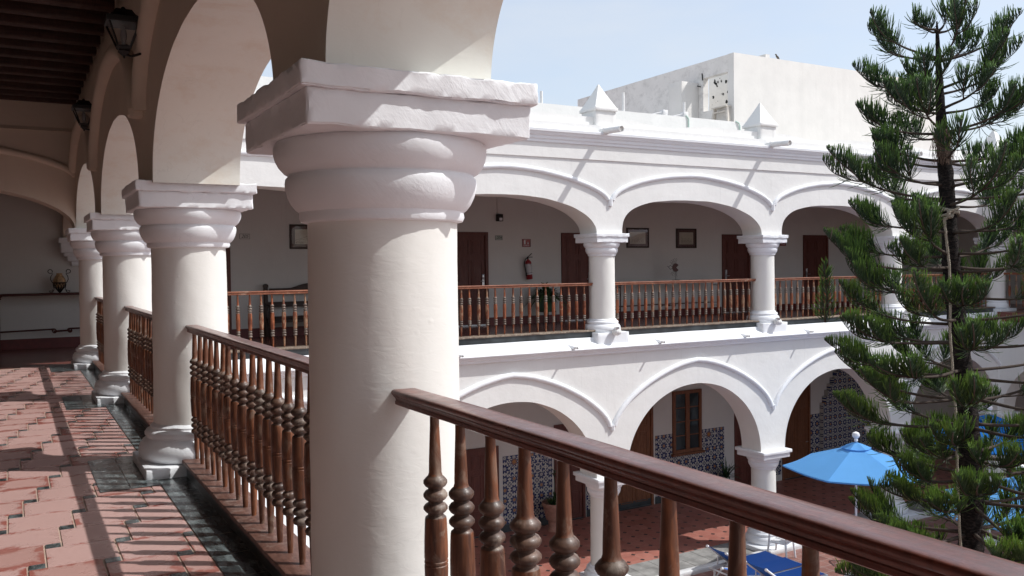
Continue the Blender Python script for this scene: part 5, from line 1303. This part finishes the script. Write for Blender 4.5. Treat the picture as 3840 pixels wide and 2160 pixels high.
for i, z in enumerate(zs_):
    c, r_ = trunk_at(z)
    for j in range(seg):
        an = 2 * PI * j / seg; q = noise.noise(Vector((math.cos(an) * 2.5, math.sin(an) * 2.5, z * 9))) * 0.16 + max(0, noise.noise(Vector((math.cos(an) * 7, math.sin(an) * 7, z * 17)))) * 0.20
        rr_ = r_ * (1 + q * (1 if r_ > 0.04 else 0.3)); a.v.append((c.x + rr_ * math.cos(an), c.y + rr_ * math.sin(an), z))
for i in range(190):
    for j in range(seg): a.face((i * seg + j, i * seg + (j + 1) % seg, (i + 1) * seg + (j + 1) % seg, (i + 1) * seg + j), 0, True)
a.obj('trunk', 'bark', pine, fix=False)

rt = random.Random(21)
LV, LF = MB(), None
NV, NF, NC = [], [], []
UP = Vector((0, 0, 1))
def branchlet(p, d, L_4, r_, green, up=0.75):
    """cord-like leafy shoot, three-sided, curving upwards"""
    n0 = len(NV); q = Vector(p); dd = d.copy(); st = L_4 / 4
    side = dd.cross(UP)
    if side.length < 1e-3: side = Vector((1, 0, 0))
    side.normalize()
    for i in range(5):
        w = (r_ * 0.55, r_ * 0.95, r_, r_ * 0.95, r_ * 0.35)[i]
        b = dd.cross(side); b.normalize()
        t = (0.0, 0.0, 0.08, 0.45, 1.0)[i]
        for kx, ky in ((1, 0), (-0.5, 0.87), (-0.5, -0.87)):
            v = q + side * (w * kx) + b * (w * ky); NV.append((v.x, v.y, v.z)); NC.append((t, green, 0, 1))
        q = q + dd * st; dd = dd + UP * (up * 0.30); dd.normalize(); side = dd.cross(b); side.normalize()
    for i in range(4):
        b0 = n0 + i * 3
        for j in range(3): k_2 = (j + 1) % 3; NF.append((b0 + j, b0 + k_2, b0 + 3 + k_2, b0 + 3 + j))
def limb(p0, az, L_5, s0, cc, r0, green, leaf_from=0.44, dens=1.0, side_bend=0.0, sub=True, blen=0.33):
    pts = []; n = 14; d = Vector((math.cos(az), math.sin(az), 0)); sd_ = Vector((-d.y, d.x, 0))
    for i in range(n + 1):
        t = i / n
        pts.append(p0 + d * (L_5 * (t - 0.10 * t ** 4)) + sd_ * (side_bend * L_5 * t * t) + UP * (L_5 * (s0 * t + cc * t ** 3.0)) + Vector((noise.noise(p0 * 3 + Vector((t * 2.5, 0, 0))), noise.noise(p0 * 3 + Vector((0, t * 2.5, 4))), noise.noise(p0 * 5 + Vector((t * 3, 9, 0))))) * 0.05 * t)
    LV.tube(pts, [r0 * (1 - 0.78 * i / n) * (1 + 0.12 * noise.noise(Vector((i * 1.3, az * 9, 0)))) for i in range(n + 1)], 6)
    LF_ = L_5 * (1 - leaf_from); cnt = int(LF_ / 0.0078 * dens)
    for i in range(cnt):
        t = leaf_from + (1 - leaf_from) * (i + rt.random()) / cnt; f_ = t * n; k_3 = min(n - 1, int(f_)); p = pts[k_3].lerp(pts[k_3 + 1], f_ - k_3)
        ax = (pts[k_3 + 1] - pts[k_3]).normalized(); la = ax.cross(UP).normalized(); ntop = la.cross(ax).normalized()
        sgn = 1 if i % 2 else -1; u = (t - leaf_from) / (1 - leaf_from)
        prof = min(1.0, 0.75 + u * 1.0) * (1 - max(0, (u - 0.55) / 0.45) ** 1.5 * 0.86)
        el = rt.gauss(0.62, 0.30) if u > 0.22 else rt.gauss(0.0, 0.6)
        dd = ax * ((0.70 if u < 0.25 else 0.42) + rt.gauss(0, .12)) + la * (sgn * (0.80 - 0.35 * u) * rt.uniform(0.25, 1.15)) + ntop * el + UP * (0.50 * min(1.0, u * 2.0)); dd.normalize()
        lg = blen * prof * rt.uniform(0.78, 1.15)
        branchlet(p, dd, lg, rt.uniform(0.0062, 0.0085) * (1.0 if u > .2 else .75), max(0.0, min(1.0, green + rt.gauss(0, .10))), rt.uniform(0.6, 1.1) if u > 0.2 else rt.uniform(0.2, 0.9))
    if sub:
        for q in range(rt.choice([1, 2, 2] if p0.z > 0.3 else [2, 2, 3])):
            t = rt.uniform(0.35, 0.66); p = pts[int(t * n)]; sg = rt.choice([-1, 1]) if q > 1 else (1 if q else -1)
            limb(p, az + sg * rt.uniform(0.25, 0.75), L_5 * (1 - t) * rt.uniform(0.75, 0.98), max(0.0, s0) + 0.05, cc * 1.1 + 0.12, r0 * 0.5, green, 0.22, dens * 0.95, 0.0, False, blen * 0.92)
ZW = [5.17 - y_ * 0.00367 for y_ in (120, 217, 341, 415, 500, 611, 690, 760, 865, 955, 1014, 1120, 1210, 1290, 1400, 1500, 1600, 1700, 1790, 1890, 1990, 2090, 2200)]
LW = [0.42, 1.15, 1.2, 1.05, 1.4, 1.30, 1.5, 1.85, 1.45, 1.6, 1.95, 1.75, 1.95, 1.8, 1.95, 1.8, 1.95, 1.7, 1.75, 1.95, 2.2, 2.2, 2.2]
az0 = 0.3
for w_i, (z, L_6) in enumerate(zip(ZW, LW)):
    nb = (5 if w_i % 3 else 4) if z > 0.6 else (6 if z < -0.2 else 5)
    if w_i == 0: nb = 4
    az0 += 0.62
    top = max(0.0, min(1.0, (z + 2.5) / 7.0))
    for q in range(nb):
        az = az0 + 2 * PI * q / nb + rt.gauss(0, 0.13)
        c, r_ = trunk_at(z + rt.uniform(-0.05, 0.05)); p0 = c + Vector((math.cos(az), math.sin(az), 0)) * r_ * 0.7
        L_7 = L_6 * rt.uniform(0.85, 1.10) * 0.93
        if -2.1 < z < -0.75 and math.cos(az - R(150)) > 0.55: L_7 *= 0.60
        limb(p0, az, L_7, -0.10 + 0.22 * top + rt.gauss(0, .05), 0.24 + 0.12 * top + rt.gauss(0, .06), 0.020 + 0.010 * (1 - top), 0.25 + 0.55 * (1 - top) ** 1.3 * rt.uniform(.6, 1.2), 0.46, 1.0, rt.gauss(0, .06))
# upright leader shoots of a lower branch on the left
for q_, (bx, by, bz, hh) in enumerate(((9.72, 8.25, 0.75, 0.80),)):
    b0 = Vector((bx, by, bz)); LV.tube([b0, b0 + Vector((0.03, 0, hh * 0.5)), b0 + Vector((0.0, 0.02, hh))], [0.014, 0.011, 0.005], 6)
    for i in range(150):
        u = rt.random(); p = b0 + Vector((0.02, 0, hh * u)); an = rt.uniform(0, 2 * PI); dd = Vector((math.cos(an), math.sin(an), rt.uniform(0.1, 0.6) + u * 0.8)).normalized()
        branchlet(p, dd, 0.24 * (1.05 - 0.45 * u) * rt.uniform(.8, 1.1), 0.0058, 0.45 + rt.gauss(0, .1), 0.9)
LV.obj('limbs', 'limb', pine, fix=False)
nm = MB(); nm.v = NV; nm.f = NF; nm.mi = [0] * len(NF); nm.sm = [False] * len(NF); nm.col = ('tip', NC)
nm.obj('crown', 'needle', pine, fix=False)

# rope tied round the trunk
kc, kr = trunk_at(2.24)
def twist(mb, pts, r_, turns_per_m=11, strands=3):
    pts = [Vector(p) for p in pts]; fine = [pts[0]]
    for p, q in zip(pts[:-1], pts[1:]):
        n = max(1, int((q - p).length / 0.012))
        for i in range(1, n + 1): fine.append(p.lerp(q, i / n))
    for s_2 in range(strands):
        out = []; ph = s_2 * 2 * PI / strands; s_len = 0
        for i, p in enumerate(fine):
            if i: s_len += (fine[i] - fine[i - 1]).length
            d = (fine[min(i + 1, len(fine) - 1)] - fine[max(i - 1, 0)]).normalized(); u = d.cross(Vector((0.3, 1, 0.1))).normalized(); w = d.cross(u); an = ph + s_len * turns_per_m * 2 * PI
            out.append(p + (u * math.cos(an) + w * math.sin(an)) * r_ * 0.52)
        mb.tube(out, r_ * 0.62, 5)
RP = [(11.00, 7.34, 2.17), (11.02, 7.34, 2.05), (11.055, 7.30, 1.533), (11.062, 7.285, 1.11), (11.035, 7.275, 0.63), (11.08, 7.22, -0.45), (11.09, 7.18, -1.86), (11.12, 7.12, -3.0), (11.15, 7.05, -5.55)]
t = thing('rope', (11.15, 7.05, GZ), 'frayed pale rope knotted round the pine trunk and hanging straight down', 'rope')
a = MB(); twist(a, RP, 0.017)
a.obj('hanging_line', 'rope', t)
a = MB()
for dz in (-0.02, 0.02, 0.055):
    twist(a, [kc + Vector(((kr + 0.028) * math.cos(an), (kr + 0.028) * math.sin(an), dz + 0.02 * math.sin(an * 2 + dz * 50))) for an in [2 * PI * i / 20 for i in range(21)]], 0.017)
kp = Vector((11.08, 7.33, 2.22))
for s_2 in range(3):
    twist(a, [kp + Vector((0.045 * math.cos(an + s_2), -0.01 * s_2 - 0.02 + 0.02 * math.sin(2 * an), 0.05 * math.sin(an + s_2 * 1.3))) for an in [2 * PI * i / 12 for i in range(13)]], 0.017)
twist(a, [kp + Vector((0, -0.03, -0.02)), Vector((11.02, 7.345, 2.14)), Vector((11.02, 7.34, 2.05))], 0.019)
a.obj('knot', 'rope', t)

# nest on the trunk
nc = Vector((11.02, 7.36, 3.26)); t = thing('bird_nest', nc, 'shaggy brown bird nest of dry twigs against the pine trunk', 'nest'); a = MB(); rr = random.Random(31)
for q in range(520):
    d = Vector((rr.gauss(0, 1), rr.gauss(0, 1), rr.gauss(0, 1))).normalized(); p = Vector((d.x * 0.13, d.y * 0.12, d.z * 0.10)) * rr.uniform(0.6, 1.05)
    w = Vector((rr.gauss(0, 1), rr.gauss(0, 1), rr.gauss(0, .6))); w = (w - d * w.dot(d)).normalized() * rr.uniform(0.05, 0.12)
    a.tube([p - w * .5, p + d * 0.012, p + w * .5], 0.0028, 3, cap=False)
for q in range(230):
    x, y = rr.gauss(0, 0.075), rr.gauss(0, 0.05); L_8 = rr.uniform(0.10, 0.34)
    a.tube([(x, y, -0.04), (x + rr.gauss(0, .02), y, -0.04 - L_8 * .5), (x + rr.gauss(0, .04), y + rr.gauss(0, .02), -0.04 - L_8)], 0.0024, 3, cap=False)
a.obj('twigs', 'nest', t, world=False, fix=False)
bpy.context.view_layer.update()
